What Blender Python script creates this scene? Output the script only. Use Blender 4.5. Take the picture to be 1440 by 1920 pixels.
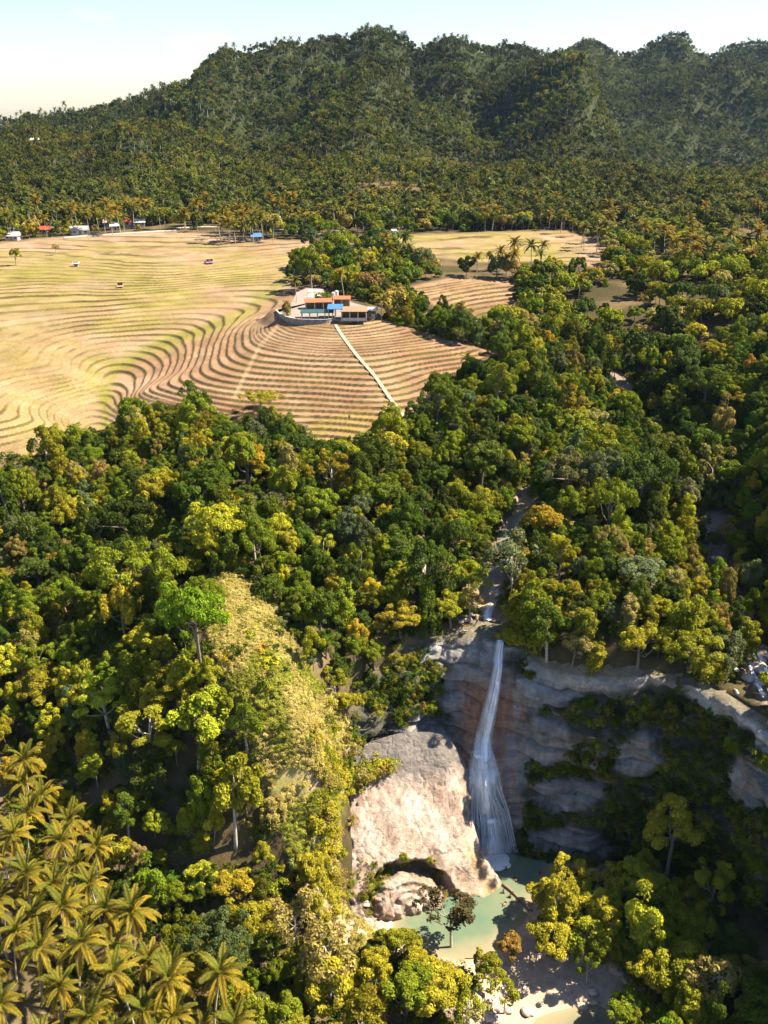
import bpy, bmesh, math, random
import numpy as np
from mathutils import Vector, Matrix, Euler
for _o in list(bpy.data.objects): bpy.data.objects.remove(_o)
R = math.radians
rng = np.random.default_rng(7)
random.seed(7)
scene = bpy.context.scene
COL = scene.collection

# ------------------------------------------------------------------ camera
FPX, PITCH, CAMZ = 1750.0, R(23.0), 120.0          # focal length in photo pixels (1440 x 1920)
cam = bpy.data.cameras.new('camera'); camo = bpy.data.objects.new('camera', cam); COL.objects.link(camo)
camo.location = (0, 0, CAMZ); camo.rotation_euler = (R(90) - PITCH, 0, 0)
cam.sensor_fit = 'VERTICAL'; cam.sensor_height = 24.0; cam.lens = 24.0 * FPX / 1920
cam.clip_start = 1.0; cam.clip_end = 60000
scene.camera = camo

# ------------------------------------------------------------------ light
SUN_EL, SUN_PHI = R(50), R(9)                      # azimuth measured from +X towards +Y
world = bpy.data.worlds.new('World'); scene.world = world; world.use_nodes = True
wn = world.node_tree.nodes; wl = world.node_tree.links
bg = wn['Background']; bg.inputs['Strength'].default_value = 0.055
sky = wn.new('ShaderNodeTexSky'); sky.sky_type = 'NISHITA'; sky.sun_disc = False
sky.sun_elevation = SUN_EL; sky.sun_rotation = R(90) - SUN_PHI
sky.air_density = 1.15; sky.dust_density = 0.5; sky.ozone_density = 1.0; sky.altitude = 100
# thin fair-weather clouds spread over the whole sky
tc = wn.new('ShaderNodeTexCoord'); mp = wn.new('ShaderNodeMapping'); mp.inputs['Scale'].default_value = (5, 5, 14)
nz = wn.new('ShaderNodeTexNoise'); nz.inputs['Scale'].default_value = 1.6; nz.inputs['Detail'].default_value = 7
cr = wn.new('ShaderNodeMapRange'); cr.inputs['From Min'].default_value = 0.60; cr.inputs['From Max'].default_value = 0.78
cr.inputs['To Max'].default_value = 0.55; cr.clamp = True
mx = wn.new('ShaderNodeMix'); mx.data_type = 'RGBA'; mx.inputs['B'].default_value = (7, 7, 7, 1)
wl.new(tc.outputs['Generated'], mp.inputs['Vector']); wl.new(mp.outputs[0], nz.inputs['Vector'])
wl.new(nz.outputs['Fac'], cr.inputs['Value']); wl.new(cr.outputs[0], mx.inputs['Factor'])
wb = wn.new('ShaderNodeMix'); wb.data_type = 'RGBA'; wb.blend_type = 'MULTIPLY'; wb.inputs['Factor'].default_value = 1.0; wb.inputs['B'].default_value = (.97, .98, 1.10, 1)   # cool white balance
wl.new(sky.outputs[0], wb.inputs['A']); wl.new(wb.outputs['Result'], mx.inputs['A']); wl.new(mx.outputs['Result'], bg.inputs['Color'])
sun = bpy.data.lights.new('sun', 'SUN'); sun.energy = 5.0; sun.angle = R(0.53); sun.color = (1.0, 0.86, 0.64)
suno = bpy.data.objects.new('sun', sun); COL.objects.link(suno)
sd = Vector((math.cos(SUN_EL) * math.cos(SUN_PHI), math.cos(SUN_EL) * math.sin(SUN_PHI), math.sin(SUN_EL)))
suno.rotation_euler = sd.to_track_quat('Z', 'Y').to_euler(); suno.location = (200, 100, 300)
vs = scene.view_settings; vs.view_transform = 'Standard'; vs.look = 'None'; vs.gamma = 1.0; vs.use_curve_mapping = False
vs.exposure = 1.8
cy = scene.cycles
cy.max_bounces = 4; cy.diffuse_bounces = 1; cy.glossy_bounces = 2; cy.transmission_bounces = 3
cy.transparent_max_bounces = 12; cy.volume_bounces = 0; cy.caustics_reflective = False; cy.caustics_refractive = False
cy.use_denoising = True

# ------------------------------------------------------------------ pixel <-> world helpers (authoring)
CP, SP = math.cos(PITCH), math.sin(PITCH)
def ray(u, v):
    a, b = (u - 720) / FPX, (960 - v) / FPX
    return a, CP + b * SP, -SP + b * CP
def pz(u, v, z):
    x, y, d = ray(u, v); t = (z - CAMZ) / d; return (x * t, y * t, z)
def py(u, v, Y):
    x, y, d = ray(u, v); t = Y / y; return (x * t, Y, CAMZ + d * t)
def proj(x, y, z):
    x = np.asarray(x, float); y = np.asarray(y, float); z = np.asarray(z, float) - CAMZ
    dep = y * CP - z * SP
    return 720 + FPX * x / dep, 960 - FPX * (y * SP + z * CP) / dep, dep

# ------------------------------------------------------------------ numpy noise
def _h(ix, iy, s):
    n = (ix.astype(np.int64) * 374761393 + iy.astype(np.int64) * 668265263 + s * 1442695041) & 0xFFFFFFFF
    n = ((n ^ (n >> 13)) * 1274126177) & 0xFFFFFFFF
    return ((n ^ (n >> 16)) & 0xFFFF) / 65535.0
def vnoise(x, y, s=0):
    x = np.asarray(x, float); y = np.asarray(y, float)
    ix, iy = np.floor(x), np.floor(y); fx, fy = x - ix, y - iy
    fx = fx * fx * (3 - 2 * fx); fy = fy * fy * (3 - 2 * fy)
    a = _h(ix, iy, s); b = _h(ix + 1, iy, s); c = _h(ix, iy + 1, s); d = _h(ix + 1, iy + 1, s)
    return (a + (b - a) * fx) * (1 - fy) + (c + (d - c) * fx) * fy
def fbm(x, y, s=0, o=4):
    t = 0; a = .5; n = 0
    for i in range(o):
        t = t + a * vnoise(x * 2 ** i, y * 2 ** i, s + i * 17); n += a; a *= .5
    return t / n - .5                                   # about -0.5 .. 0.5
def sstep(a, b, x):
    t = np.clip((x - a) / (b - a), 0, 1); return t * t * (3 - 2 * t)
def inpoly(u, v, P):
    u = np.asarray(u, float); v = np.asarray(v, float); r = np.zeros(u.shape, bool)
    n = len(P)
    for i in range(n):
        (x1, y1), (x2, y2) = P[i], P[(i + 1) % n]
        c = ((y1 > v) != (y2 > v)) & (u < (x2 - x1) * (v - y1) / (y2 - y1 + 1e-9) + x1)
        r ^= c
    return r
def pdist(u, v, P, closed=True):
    u = np.asarray(u, float); v = np.asarray(v, float); best = np.full(u.shape, 1e9)
    n = len(P)
    for i in range(n if closed else n - 1):
        (x1, y1), (x2, y2) = P[i][:2], P[(i + 1) % n][:2]
        dx, dy = x2 - x1, y2 - y1
        t = np.clip(((u - x1) * dx + (v - y1) * dy) / (dx * dx + dy * dy + 1e-9), 0, 1)
        best = np.minimum(best, np.hypot(u - x1 - t * dx, v - y1 - t * dy))
    return best

# ------------------------------------------------------------------ terrain height
class RBF:
    def __init__(s, pts):
        p = np.array(pts, float); s.c = np.stack([p[:, 0] / p[:, 1], np.log(p[:, 1])], 1); n = len(p)
        K = s.k(s.c[:, None] - s.c[None]); Q = np.c_[np.ones(n), s.c]
        A = np.block([[K + np.eye(n) * 1e-4, Q], [Q.T, np.zeros((3, 3))]])
        s.w = np.linalg.solve(A, np.r_[p[:, 2], 0, 0, 0])
    def k(s, d):
        r2 = (d ** 2).sum(-1); return .5 * r2 * np.log(r2 + 1e-12)
    def __call__(s, x, y):
        sh = np.shape(x); q = np.stack([np.ravel(x) / np.ravel(y), np.log(np.ravel(y))], 1); o = np.empty(len(q))
        for i in range(0, len(q), 40000):
            b = q[i:i + 40000]
            o[i:i + 40000] = s.k(b[:, None] - s.c[None]) @ s.w[:-3] + s.w[-3] + b @ s.w[-2:]
        return o.reshape(sh)
OUT = [pz(*a) for a in [
    # left slope below the terraces
    (-350, 900, 44), (-350, 1250, 30), (-350, 1600, 17), (-350, 2100, 8), (0, 870, 43.5), (0, 1000, 39.5), (0, 1200, 31), (0, 1400, 23),
    (0, 1600, 17), (0, 1900, 11), (0, 2200, 7), (200, 900, 39.5), (200, 1050, 35.5), (200, 1250, 31), (200, 1500, 21), (200, 1750, 12),
    (200, 1980, 8), (400, 870, 47), (380, 1000, 43), (330, 1150, 41), (330, 1300, 36), (400, 1400, 31), (380, 1500, 24), (420, 1700, 13), (420, 1950, 6),
    # spur with dry grass
    (425, 1090, 45), (480, 1180, 42.5), (530, 1270, 39), (575, 1360, 34), (610, 1440, 28), (640, 1490, 20), (620, 1600, 14), (620, 1700, 8), (600, 1850, 4),
    (560, 2000, 3), (500, 1500, 25), (520, 1650, 14),
    # behind the spur and above the falls
    (560, 1060, 42), (620, 1150, 38), (690, 1250, 33), (720, 1130, 38), (800, 1100, 38), (600, 950, 45), (700, 1000, 43), (820, 1000, 41),
    (600, 860, 46), (720, 880, 46), (850, 850, 46), (850, 1180, 35.5), (915, 1120, 36.0), (935, 1200, 34.8), (960, 1000, 37.5), (1010, 900, 39.5),
    (1060, 800, 42), (1080, 740, 44), (1110, 690, 46), (1000, 1240, 34), (1050, 1180, 37), (1150, 1180, 40), (1100, 1050, 42), (1150, 900, 47),
    (1250, 1180, 39), (1250, 1265, 35.5), (1350, 1300, 35.5), (1440, 1370, 35.5), (1330, 1180, 38), (1360, 1050, 36), (1330, 920, 36), (1230, 800, 37), (1170, 720, 41),
    (1440, 1200, 35), (1500, 1050, 44), (1460, 880, 50), (1600, 1300, 38), (1650, 900, 58), (1700, 1700, 36), (1650, 2200, 36), (1400, 720, 50), (1600, 650, 60),
    # terraced hill with the house
    (600, 575, 62), (560, 590, 61.3), (690, 590, 61.5), (760, 615, 60), (470, 640, 57.5), (540, 660, 57.5), (640, 660, 58), (560, 720, 53.5), (640, 740, 52.5),
    (420, 700, 54), (330, 715, 51.5), (270, 735, 49), (400, 765, 49.5), (520, 780, 49.5), (600, 825, 47), (765, 790, 49.5), (720, 720, 54), (820, 700, 53.5),
    (930, 660, 55), (860, 640, 57.5), (900, 750, 49), (1000, 820, 44),
    # valley left of it
    (560, 500, 59.2), (500, 540, 57), (440, 585, 54.2), (340, 620, 51.5), (250, 660, 48.6), (205, 700, 46.6), (190, 745, 44.2), (190, 790, 41.8), (200, 830, 40),
    (100, 600, 54.5), (0, 560, 57.5), (0, 700, 51), (0, 800, 47), (100, 800, 45.3), (60, 850, 43.5), (130, 700, 49.5), (230, 590, 54.5), (300, 560, 56.5), (-350, 600, 57), (-350, 750, 52),
    (100, 520, 59.2), (300, 520, 59.5), (450, 500, 60.3), (100, 455, 62), (300, 445, 62.6), (500, 442, 62.8), (-350, 470, 62),
    # plain and second terraces
    (700, 520, 59), (860, 530, 58.5), (900, 595, 53), (965, 565, 54), (800, 545, 58), (950, 460, 61), (1080, 475, 60), (1200, 540, 58), (1300, 600, 55),
    (1440, 600, 58), (1440, 480, 61.5), (1050, 600, 53), (1080, 660, 48), (1700, 480, 64),
    (100, 418, 64.5), (500, 412, 64.5), (900, 404, 65), (1300, 402, 65.5), (-350, 415, 65), (1700, 400, 66)]]
OUT += [py(*a) for a in [
    (0, 365, 640), (400, 365, 640), (800, 360, 640), (1200, 362, 640), (-300, 365, 640), (1600, 360, 640),
    (0, 290, 790), (200, 290, 800), (420, 285, 830), (620, 300, 800), (850, 290, 800), (1050, 300, 830), (1250, 335, 900), (1600, 300, 900),
    (0, 221, 960), (100, 210, 985), (200, 202, 1020), (330, 170, 1090), (-300, 232, 960), (460, 190, 1020), (640, 190, 1010), (650, 120, 1170),
    (480, 110, 1220), (600, 88, 1300), (700, 70, 1350), (850, 95, 1400), (960, 100, 1440), (850, 190, 1060), (1000, 215, 1030), (1150, 270, 980), (1000, 150, 1250), (1130, 180, 1300),
    (1080, 120, 2000), (1240, 110, 2150), (1250, 250, 1300), (1400, 232, 1450), (1330, 150, 1850), (1440, 110, 2250), (1600, 100, 2300)]]
OUT += [(-700, 1500, 70), (0, 1900, 150), (-300, 1800, 110), (700, 2900, 140), (1600, 3000, 140), (-1200, 2400, 60), (0, 2600, 90), (1500, 2600, 90), (0, 3600, 40), (-2500, 3600, 40), (2500, 3600, 40)]
IN = [pz(*a) for a in [
    (640, 1490, 17), (640, 1600, 10.8), (640, 1690, 5.2), (640, 1800, 3), (600, 1950, 2), (720, 1450, 12), (800, 1480, 6), (720, 1580, 4), (800, 1600, 0), (880, 1600, -2),
    (920, 1620, -2.2), (980, 1640, -1.8), (850, 1700, -1.6), (900, 1740, -1.8), (760, 1730, -1.0), (700, 1790, 2.5), (780, 1800, .9), (850, 1810, .3), (930, 1790, .2),
    (1020, 1700, .4), (1000, 1760, .6), (1060, 1640, .3), (1100, 1690, 1), (1000, 1590, -1.5), (1080, 1600, -.5), (1150, 1600, 0), (1250, 1650, 1.2), (1350, 1650, 2.5),
    (1150, 1750, .5), (1250, 1800, 1.4), (1400, 1850, 3), (1400, 1700, 4), (1040, 1815, .1), (1050, 1860, -1.0), (1080, 1900, -2.4), (1110, 1930, -3.2), (1050, 1990, -3.5), (900, 1880, .4), (950, 1850, -1), (1180, 1900, -1.0),
    (800, 1950, 1.5), (1000, 2200, -4), (700, 2200, 1), (1300, 2100, 3), (900, 1500, -2), (900, 1400, 0), (1250, 1450, 2), (1440, 1500, 6)]]
R_OUT, R_IN = RBF(OUT), RBF(IN)

KY, KX = 1.018, 1.008
COLS = []    # cliff columns: rim, middle, foot
for rim, mid, ft in [
    ((-6.5, 126, 22), (-6, 124.5, 18), (-5, 122, 12)), ((-4, 131, 27.5), (-3, 128, 20), (-1, 123, 6)), ((2, 136.5, 32), (3, 132, 19), (4, 125, 3)), ((11, 140.5, 34.5), (10, 133.5, 18), (9, 126.5, -1)),
    ((16.5, 140.5, 35), (14, 132.5, 17.5), (13, 125, -2)), ((19.7, 138.8, 34.5), (17, 131.8, 17), (18.7, 125.4, -2)), ((23, 138, 34), (22.3, 132, 17), (24, 125.8, -2)),
    ((27, 134, 32.5), (27.5, 130.5, 17), (29, 127, -2)), ((34, 130.3, 33), (35, 128.2, 17), (36.5, 126, -1)), ((45, 127, 35), (46, 125.2, 17), (47, 122, -1)),
    ((52.5, 121.5, 35), (53.5, 119.5, 17), (54.5, 115.5, -1)), ((57, 112.5, 35), (58.2, 110.5, 17), (58.6, 107, 0)), ((61, 100, 35), (62, 98, 17), (62, 96, 0)),
    ((64, 85, 34), (65, 83, 17), (65, 82, 0)), ((66, 58, 33), (67, 58, 17), (67, 58, 0))]:
    COLS.append([(a * KX, b * KY, c) for a, b, c in (rim, mid, ft)])
def cr_spline(P, n):
    P = np.array(P, float); m = len(P); t = np.linspace(0, m - 1.000001, n); i = t.astype(int); f = (t - i)[:, None]
    g = lambda k: P[np.clip(k, 0, m - 1)]
    a, b, c, d = g(i - 1), g(i), g(i + 1), g(i + 2)
    return .5 * ((2 * b) + (c - a) * f + (2 * a - 5 * b + 4 * c - d) * f ** 2 + (3 * b - a - 3 * c + d) * f ** 3)
RIMC = cr_spline([c[0] for c in COLS], 90)
BOWL = [(p[0], p[1]) for p in RIMC] + [(67, 30), (-14, 30), (-11, 70), (-10, 90), (-8, 105), (-7.6, 118)]
STREAM = [pz(*a) for a in [(925, 1190, 35), (915, 1120, 36), (940, 1040, 37), (985, 950, 38.5), (1040, 840, 41), (1080, 740, 44), (1110, 690, 46)]]
GORGE = [pz(*a) for a in [(1440, 1330, 34), (1405, 1230, 34.6), (1385, 1130, 35), (1350, 1030, 35.5), (1300, 900, 36), (1220, 790, 37.5), (1160, 715, 41)]]
HOUSE = pz(605, 585, 62.0)
def Hgt(x, y):
    x = np.asarray(x, float); y = np.asarray(y, float)
    z = R_OUT(x, y)
    n = fbm(x / 30, y / 30, 3, 3) * .7 * sstep(190, 230, y) * (1 - sstep(430, 520, y)) + fbm(x / 11, y / 11, 5, 4) * 1.8 * (1 - sstep(180, 215, y))
    far = sstep(620, 950, y)
    k = fbm(x / 210, y / 260, 11, 4)
    n = n + far * (k * 105 + (1 - 2 * np.abs(fbm(x / 150, y / 170, 23, 2))) * 26 - 22) + sstep(520, 640, y) * fbm(x / 60, y / 60, 8, 3) * 9
    z = z + n
    for (a_, b_, h, w_) in RELIEF:
        ok = (y > 560)
        if ok.any(): z = z.copy(); z[ok] += h * np.exp(-(pdist(x[ok], y[ok], [a_, b_], False) / w_) ** 2)
    for (px, pv, Y, h, r) in PEAKS:
        c = py(px, pv, Y); d = np.hypot(x - c[0], (y - Y) * .9)
        z = z + h * np.exp(-(d / r) ** 2)
    z = z - np.interp(x / y, SKY_A, SKY_Z) * sstep(760, 1130, y)
    near = y < 175
    if near.any():
        xn, yn = x[near], y[near]; zn = z[near]
        zi = R_IN(xn, yn) + fbm(xn / 5, yn / 5, 9, 3) * .5
        dd = pdist(xn, yn, BOWL); dd = np.where(inpoly(xn, yn, BOWL), dd, -dd)
        w = np.where(xn < -5, 5.0, 1.0)
        m = sstep(-2.2, -.2, dd) * (xn >= -5) + sstep(-5, 5, dd) * (xn < -5)
        zn = zn * (1 - m) + zi * m
        z = z.copy(); z[near] = zn
    for S, dep, wd in ((STREAM, 1.6, 3.2), (GORGE, 6, 9)):
        ok = (y > 120) & (y < 290) & (x > 5)
        if ok.any():
            d = pdist(x[ok], y[ok], S, False); z = z.copy(); z[ok] -= dep * np.exp(-(d / wd) ** 2) * (y[ok] > 141)
    d = np.hypot((x - HOUSE[0]) / 19, (y - HOUSE[1] - 6) / 20); m = 1 - sstep(.8, 1.15, d)
    return z * (1 - m) + 62.0 * m
RELIEF = [(py(*a)[:2], py(*b)[:2], h, w) for a, b, h, w in [((860, 170, 1150), (825, 300, 780), -34, 48), ((1010, 160, 1180), (1290, 335, 900), 24, 55), ((1290, 340, 950), (1400, 235, 1350), -40, 80), ((700, 120, 1180), (640, 290, 800), 20, 60),
    ((560, 130, 1150), (480, 290, 800), -22, 50), ((1180, 150, 1800), (1130, 240, 1250), -40, 80), ((400, 170, 1090), (250, 300, 780), 16, 50), ((960, 200, 1080), (930, 320, 760), -18, 40), ((300, 220, 980), (120, 320, 740), -14, 45)]]
SKY_A = [-0.4229, -0.4177, -0.4126, -0.4074, -0.4022, -0.3971, -0.3919, -0.3868, -0.3816, -0.3765, -0.3713, -0.3661, -0.361, -0.3558, -0.3507, -0.3455, -0.3404, -0.3352, -0.3301, -0.3249, -0.3197, -0.3146, -0.3094, -0.3043, -0.2991, -0.294, -0.2888, -0.2836, -0.2785, -0.2733, -0.2682, -0.263, -0.2579, -0.2527, -0.2475, -0.2424, -0.2372, -0.2321, -0.2269, -0.2218, -0.2166, -0.2114, -0.2063, -0.2011, -0.196, -0.1908, -0.1857, -0.1805, -0.1753, -0.1702, -0.165, -0.1599, -0.1547, -0.1496, -0.1444, -0.1392, -0.1341, -0.1289, -0.1238, -0.1186, -0.1135, -0.1083, -0.1031, -0.098, -0.0928, -0.0877, -0.0825, -0.0774, -0.0722, -0.067, -0.0619, -0.0567, -0.0516, -0.0464, -0.0413, -0.0361, -0.0309, -0.0258, -0.0206, -0.0155, -0.0103, -0.0052, 0.0, 0.0052, 0.0103, 0.0155, 0.0206, 0.0258, 0.0309, 0.0361, 0.0413, 0.0464, 0.0516, 0.0567, 0.0619, 0.067, 0.0722, 0.0774, 0.0825, 0.0877, 0.0928, 0.098, 0.1031, 0.1083, 0.1135, 0.1186, 0.1238, 0.1289, 0.1341, 0.1392, 0.1444, 0.1496, 0.1547, 0.1599, 0.165, 0.1702, 0.1753, 0.1805, 0.1857, 0.1908, 0.196, 0.2011, 0.2063, 0.2114, 0.2166, 0.2218, 0.2269, 0.2321, 0.2372, 0.2424, 0.2475, 0.2527, 0.2579, 0.263, 0.2682, 0.2733, 0.2785, 0.2836, 0.2888, 0.294, 0.2991, 0.3043, 0.3094, 0.3146, 0.3197, 0.3249, 0.3301, 0.3352, 0.3404, 0.3455, 0.3507, 0.3558, 0.361, 0.3661, 0.3713, 0.3765, 0.3816, 0.3868, 0.3919, 0.3971, 0.4022, 0.4074, 0.4126, 0.4177, 0.4229, 0.428]
SKY_Z = [12.0, 13.4, 14.6, 15.5, 16.9, 19.1, 21.0, 23.2, 24.4, 24.4, 24.3, 24.6, 25.8, 27.3, 28.9, 30.7, 32.8, 35.0, 37.0, 38.9, 40.3, 41.3, 42.2, 42.6, 42.4, 41.9, 41.0, 39.8, 38.6, 36.9, 34.3, 30.7, 28.5, 27.6, 26.6, 25.1, 23.5, 22.2, 21.5, 20.5, 19.4, 18.4, 18.2, 20.5, 23.2, 25.3, 24.7, 16.6, 12.5, 9.0, 9.0, 9.1, 8.9, 9.5, 14.4, 22.7, 24.5, 23.1, 22.0, 20.0, 17.7, 16.0, 13.7, 12.3, 10.7, 10.6, 13.0, 13.9, 13.0, 11.0, 8.9, 9.9, 11.0, 12.1, 15.6, 18.9, 20.3, 12.7, 10.7, 10.0, 8.0, 7.7, 9.7, 12.2, 15.2, 18.6, 23.5, 28.0, 31.9, 30.3, 23.2, 16.4, 10.9, 7.8, 6.6, 6.8, 7.8, 9.6, 13.8, 20.1, 24.4, 26.0, 27.5, 28.4, 28.1, 26.9, 23.4, 17.9, 14.2, 10.7, 9.7, 10.4, 10.1, 6.4, 3.1, 0.3, -3.0, -5.0, -5.5, -6.1, -5.3, 1.8, 8.5, 13.8, 18.7, 24.1, 30.5, 33.0, 33.5, 37.7, 36.8, 35.0, 35.3, 36.1, 36.1, 35.7, 37.7, 36.4, 34.5, 42.6, 50.0, 49.3, 51.0, 57.7, 57.9, 55.6, 53.0, 49.6, 48.3, 47.8, 46.4, 43.0, 41.8, 41.0, 39.5, 36.7, 33.4, 28.1, 27.3, 25.6, 23.3, 21.1, 18.7, 14.6, 7.6, 1.4]
PEAKS = [(430, 100, 1200, 26, 70), (375, 135, 1150, 14, 60), (520, 85, 1260, 10, 60), (600, 80, 1300, 14, 60), (710, 60, 1350, 26, 75), (850, 85, 1400, 16, 60), (960, 92, 1440, 14, 55),
         (1098, 90, 2050, 40, 95), (1260, 80, 2100, 85, 105), (1345, 130, 1800, 50, 120), (1425, 95, 2300, 70, 150), (1440, 260, 900, 30, 70)]

# ------------------------------------------------------------------ mesh / object helpers
def mkmesh(name, V, F, mats=(), attrs=None, smooth=True, fmat=None, fattrs=None):
    me = bpy.data.meshes.new(name)
    V = np.asarray(V, np.float32); F = np.asarray(F, np.int32)
    me.vertices.add(len(V)); me.vertices.foreach_set('co', V.ravel())
    k = F.shape[1]
    me.loops.add(F.size); me.loops.foreach_set('vertex_index', F.ravel())
    me.polygons.add(len(F)); me.polygons.foreach_set('loop_start', np.arange(0, F.size, k, dtype=np.int32))
    me.polygons.foreach_set('loop_total', np.full(len(F), k, np.int32))
    me.polygons.foreach_set('use_smooth', np.full(len(F), smooth, bool))
    if fmat is not None: me.polygons.foreach_set('material_index', np.asarray(fmat, np.int32))
    for m in mats: me.materials.append(m)
    for n, a in (attrs or {}).items():
        a = np.asarray(a, np.float32)
        if a.ndim == 2:
            at = me.attributes.new(n, 'FLOAT_VECTOR', 'POINT'); at.data.foreach_set('vector', a.ravel())
        else:
            at = me.attributes.new(n, 'FLOAT', 'POINT'); at.data.foreach_set('value', a)
    me.update(calc_edges=True); me.validate()
    return me
def obj(name, me, parent=None, loc=(0, 0, 0), rot=(0, 0, 0), scl=(1, 1, 1), **props):
    o = bpy.data.objects.new(name, me); COL.objects.link(o)
    o.location = loc; o.rotation_euler = rot; o.scale = scl if hasattr(scl, '__len__') else (scl,) * 3
    if parent is not None: o.parent = parent
    for k, v in props.items(): o[k] = v
    return o
def grid_faces(r, c):
    i = np.arange(r * c).reshape(r, c)
    return np.stack([i[:-1, :-1].ravel(), i[:-1, 1:].ravel(), i[1:, 1:].ravel(), i[1:, :-1].ravel()], 1)
class MB:
    """collects boxes, prisms and tubes into one mesh"""
    def __init__(s): s.bm = bmesh.new()
    def box(s, x0, x1, y0, y1, z0, z1):
        v = [s.bm.verts.new(p) for p in ((x0, y0, z0), (x1, y0, z0), (x1, y1, z0), (x0, y1, z0), (x0, y0, z1), (x1, y0, z1), (x1, y1, z1), (x0, y1, z1))]
        for f in ((3, 2, 1, 0), (4, 5, 6, 7), (0, 1, 5, 4), (1, 2, 6, 5), (2, 3, 7, 6), (3, 0, 4, 7)): s.bm.faces.new([v[i] for i in f])
        return s
    def hull(s, pts, faces):
        v = [s.bm.verts.new(p) for p in pts]
        for f in faces: s.bm.faces.new([v[i] for i in f])
        return s
    def tube(s, P, rad, n=6):
        rings = []
        for i, p in enumerate(P):
            p = Vector(p); d = (Vector(P[min(i + 1, len(P) - 1)]) - Vector(P[max(i - 1, 0)])).normalized()
            a = d.orthogonal().normalized() if i == 0 else (pa - d * pa.dot(d)).normalized(); pa = a; b = d.cross(a)
            r = rad[i] if hasattr(rad, '__len__') else rad
            rings.append([s.bm.verts.new(p + (a * math.cos(2 * math.pi * k / n) + b * math.sin(2 * math.pi * k / n)) * r) for k in range(n)])
        for q, w in zip(rings, rings[1:]):
            for k in range(n): s.bm.faces.new((q[k], q[(k + 1) % n], w[(k + 1) % n], w[k]))
        s.bm.faces.new(rings[0][::-1]); s.bm.faces.new(rings[-1])
        return s
    def mesh(s, name, mat, smooth=False, bevel=0):
        if bevel: bmesh.ops.bevel(s.bm, geom=s.bm.edges[:], offset=bevel, segments=1, affect='EDGES')
        me = bpy.data.meshes.new(name); s.bm.to_mesh(me); s.bm.free(); me.materials.append(mat)
        if smooth:
            for p in me.polygons: p.use_smooth = True
        return me

# ------------------------------------------------------------------ materials
def newmat(name):
    m = bpy.data.materials.new(name); m.use_nodes = True; nt = m.node_tree
    return m, nt, nt.nodes['Principled BSDF'], nt.nodes['Material Output']
def attr(nt, name, typ='GEOMETRY'):
    a = nt.nodes.new('ShaderNodeAttribute'); a.attribute_name = name; a.attribute_type = typ; return a
def mixc(nt, fac, a, b, blend='MIX'):
    n = nt.nodes.new('ShaderNodeMix'); n.data_type = 'RGBA'; n.blend_type = blend
    for s, v in (('Factor', fac), ('A', a), ('B', b)):
        if hasattr(v, 'is_linked') or hasattr(v, 'links'): nt.links.new(v, n.inputs[s])
        else: n.inputs[s].default_value = v if s == 'Factor' else (*v, 1)
    return n.outputs['Result']
def noise(nt, scale, detail=4, rough=.6, vec=None, stretch=None):
    n = nt.nodes.new('ShaderNodeTexNoise'); n.inputs['Scale'].default_value = scale; n.inputs['Detail'].default_value = detail; n.inputs['Roughness'].default_value = rough
    if vec is None:
        g = nt.nodes.new('ShaderNodeNewGeometry'); vec = g.outputs['Position']
    if stretch:
        m = nt.nodes.new('ShaderNodeMapping'); m.inputs['Scale'].default_value = stretch; nt.links.new(vec, m.inputs['Vector']); vec = m.outputs[0]
    nt.links.new(vec, n.inputs['Vector']); return n.outputs['Fac']
def ramp(nt, fac, a, b, lo=0., hi=1.):
    n = nt.nodes.new('ShaderNodeMapRange'); n.inputs['From Min'].default_value = a; n.inputs['From Max'].default_value = b
    n.inputs['To Min'].default_value = lo; n.inputs['To Max'].default_value = hi; nt.links.new(fac, n.inputs['Value']); return n.outputs[0]
def bump(nt, bs, h, strength, dist):
    b = nt.nodes.new('ShaderNodeBump'); b.inputs['Strength'].default_value = strength; b.inputs['Distance'].default_value = dist
    nt.links.new(h, b.inputs['Height']); nt.links.new(b.outputs[0], bs.inputs['Normal'])
def gray(nt, f):
    n = nt.nodes.new('ShaderNodeCombineColor')
    for i in range(3): nt.links.new(f, n.inputs[i])
    return n.outputs[0]
def plain(name, col, rough=.7, var=.25, scale=1.5, metallic=0, bmp=0):
    m, nt, b, o = newmat(name)
    f = gray(nt, ramp(nt, noise(nt, scale, 5), .25, .75, 1 - var, 1 + var))
    nt.links.new(mixc(nt, 1.0, col, f, 'MULTIPLY'), b.inputs['Base Color']); b.inputs['Roughness'].default_value = rough; b.inputs['Metallic'].default_value = metallic
    if bmp: bump(nt, b, noise(nt, scale * 3, 5), .5, bmp)
    return m
def leafmat(name, inst=True, transl=.24, col=None):
    m, nt, b, o = newmat(name)
    lv = attr(nt, 'lv')
    base = attr(nt, 'tint', 'INSTANCER').outputs['Color'] if col is None else mixc(nt, 0., col, col)
    c = mixc(nt, 1.0, base, gray(nt, lv.outputs['Fac']), 'MULTIPLY')
    b.inputs['Roughness'].default_value = .55; b.inputs['Specular IOR Level'].default_value = .08
    nt.links.new(c, b.inputs['Base Color'])
    t = nt.nodes.new('ShaderNodeBsdfTranslucent')
    nt.links.new(mixc(nt, 1.0, c, (1.25, 1.15, .45), 'MULTIPLY'), t.inputs['Color'])
    mxs = nt.nodes.new('ShaderNodeMixShader'); mxs.inputs[0].default_value = transl
    nt.links.new(b.outputs[0], mxs.inputs[1]); nt.links.new(t.outputs[0], mxs.inputs[2]); nt.links.new(mxs.outputs[0], o.inputs['Surface'])
    return m
M_LEAF = leafmat('leaf')
M_FROND = leafmat('palm_frond', transl=.22)
M_BARK = plain('bark', (.16, .13, .10), .85, .4, 3)
M_PALEBARK = plain('pale_bark', (.36, .32, .26), .8, .35, 3)

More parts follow.
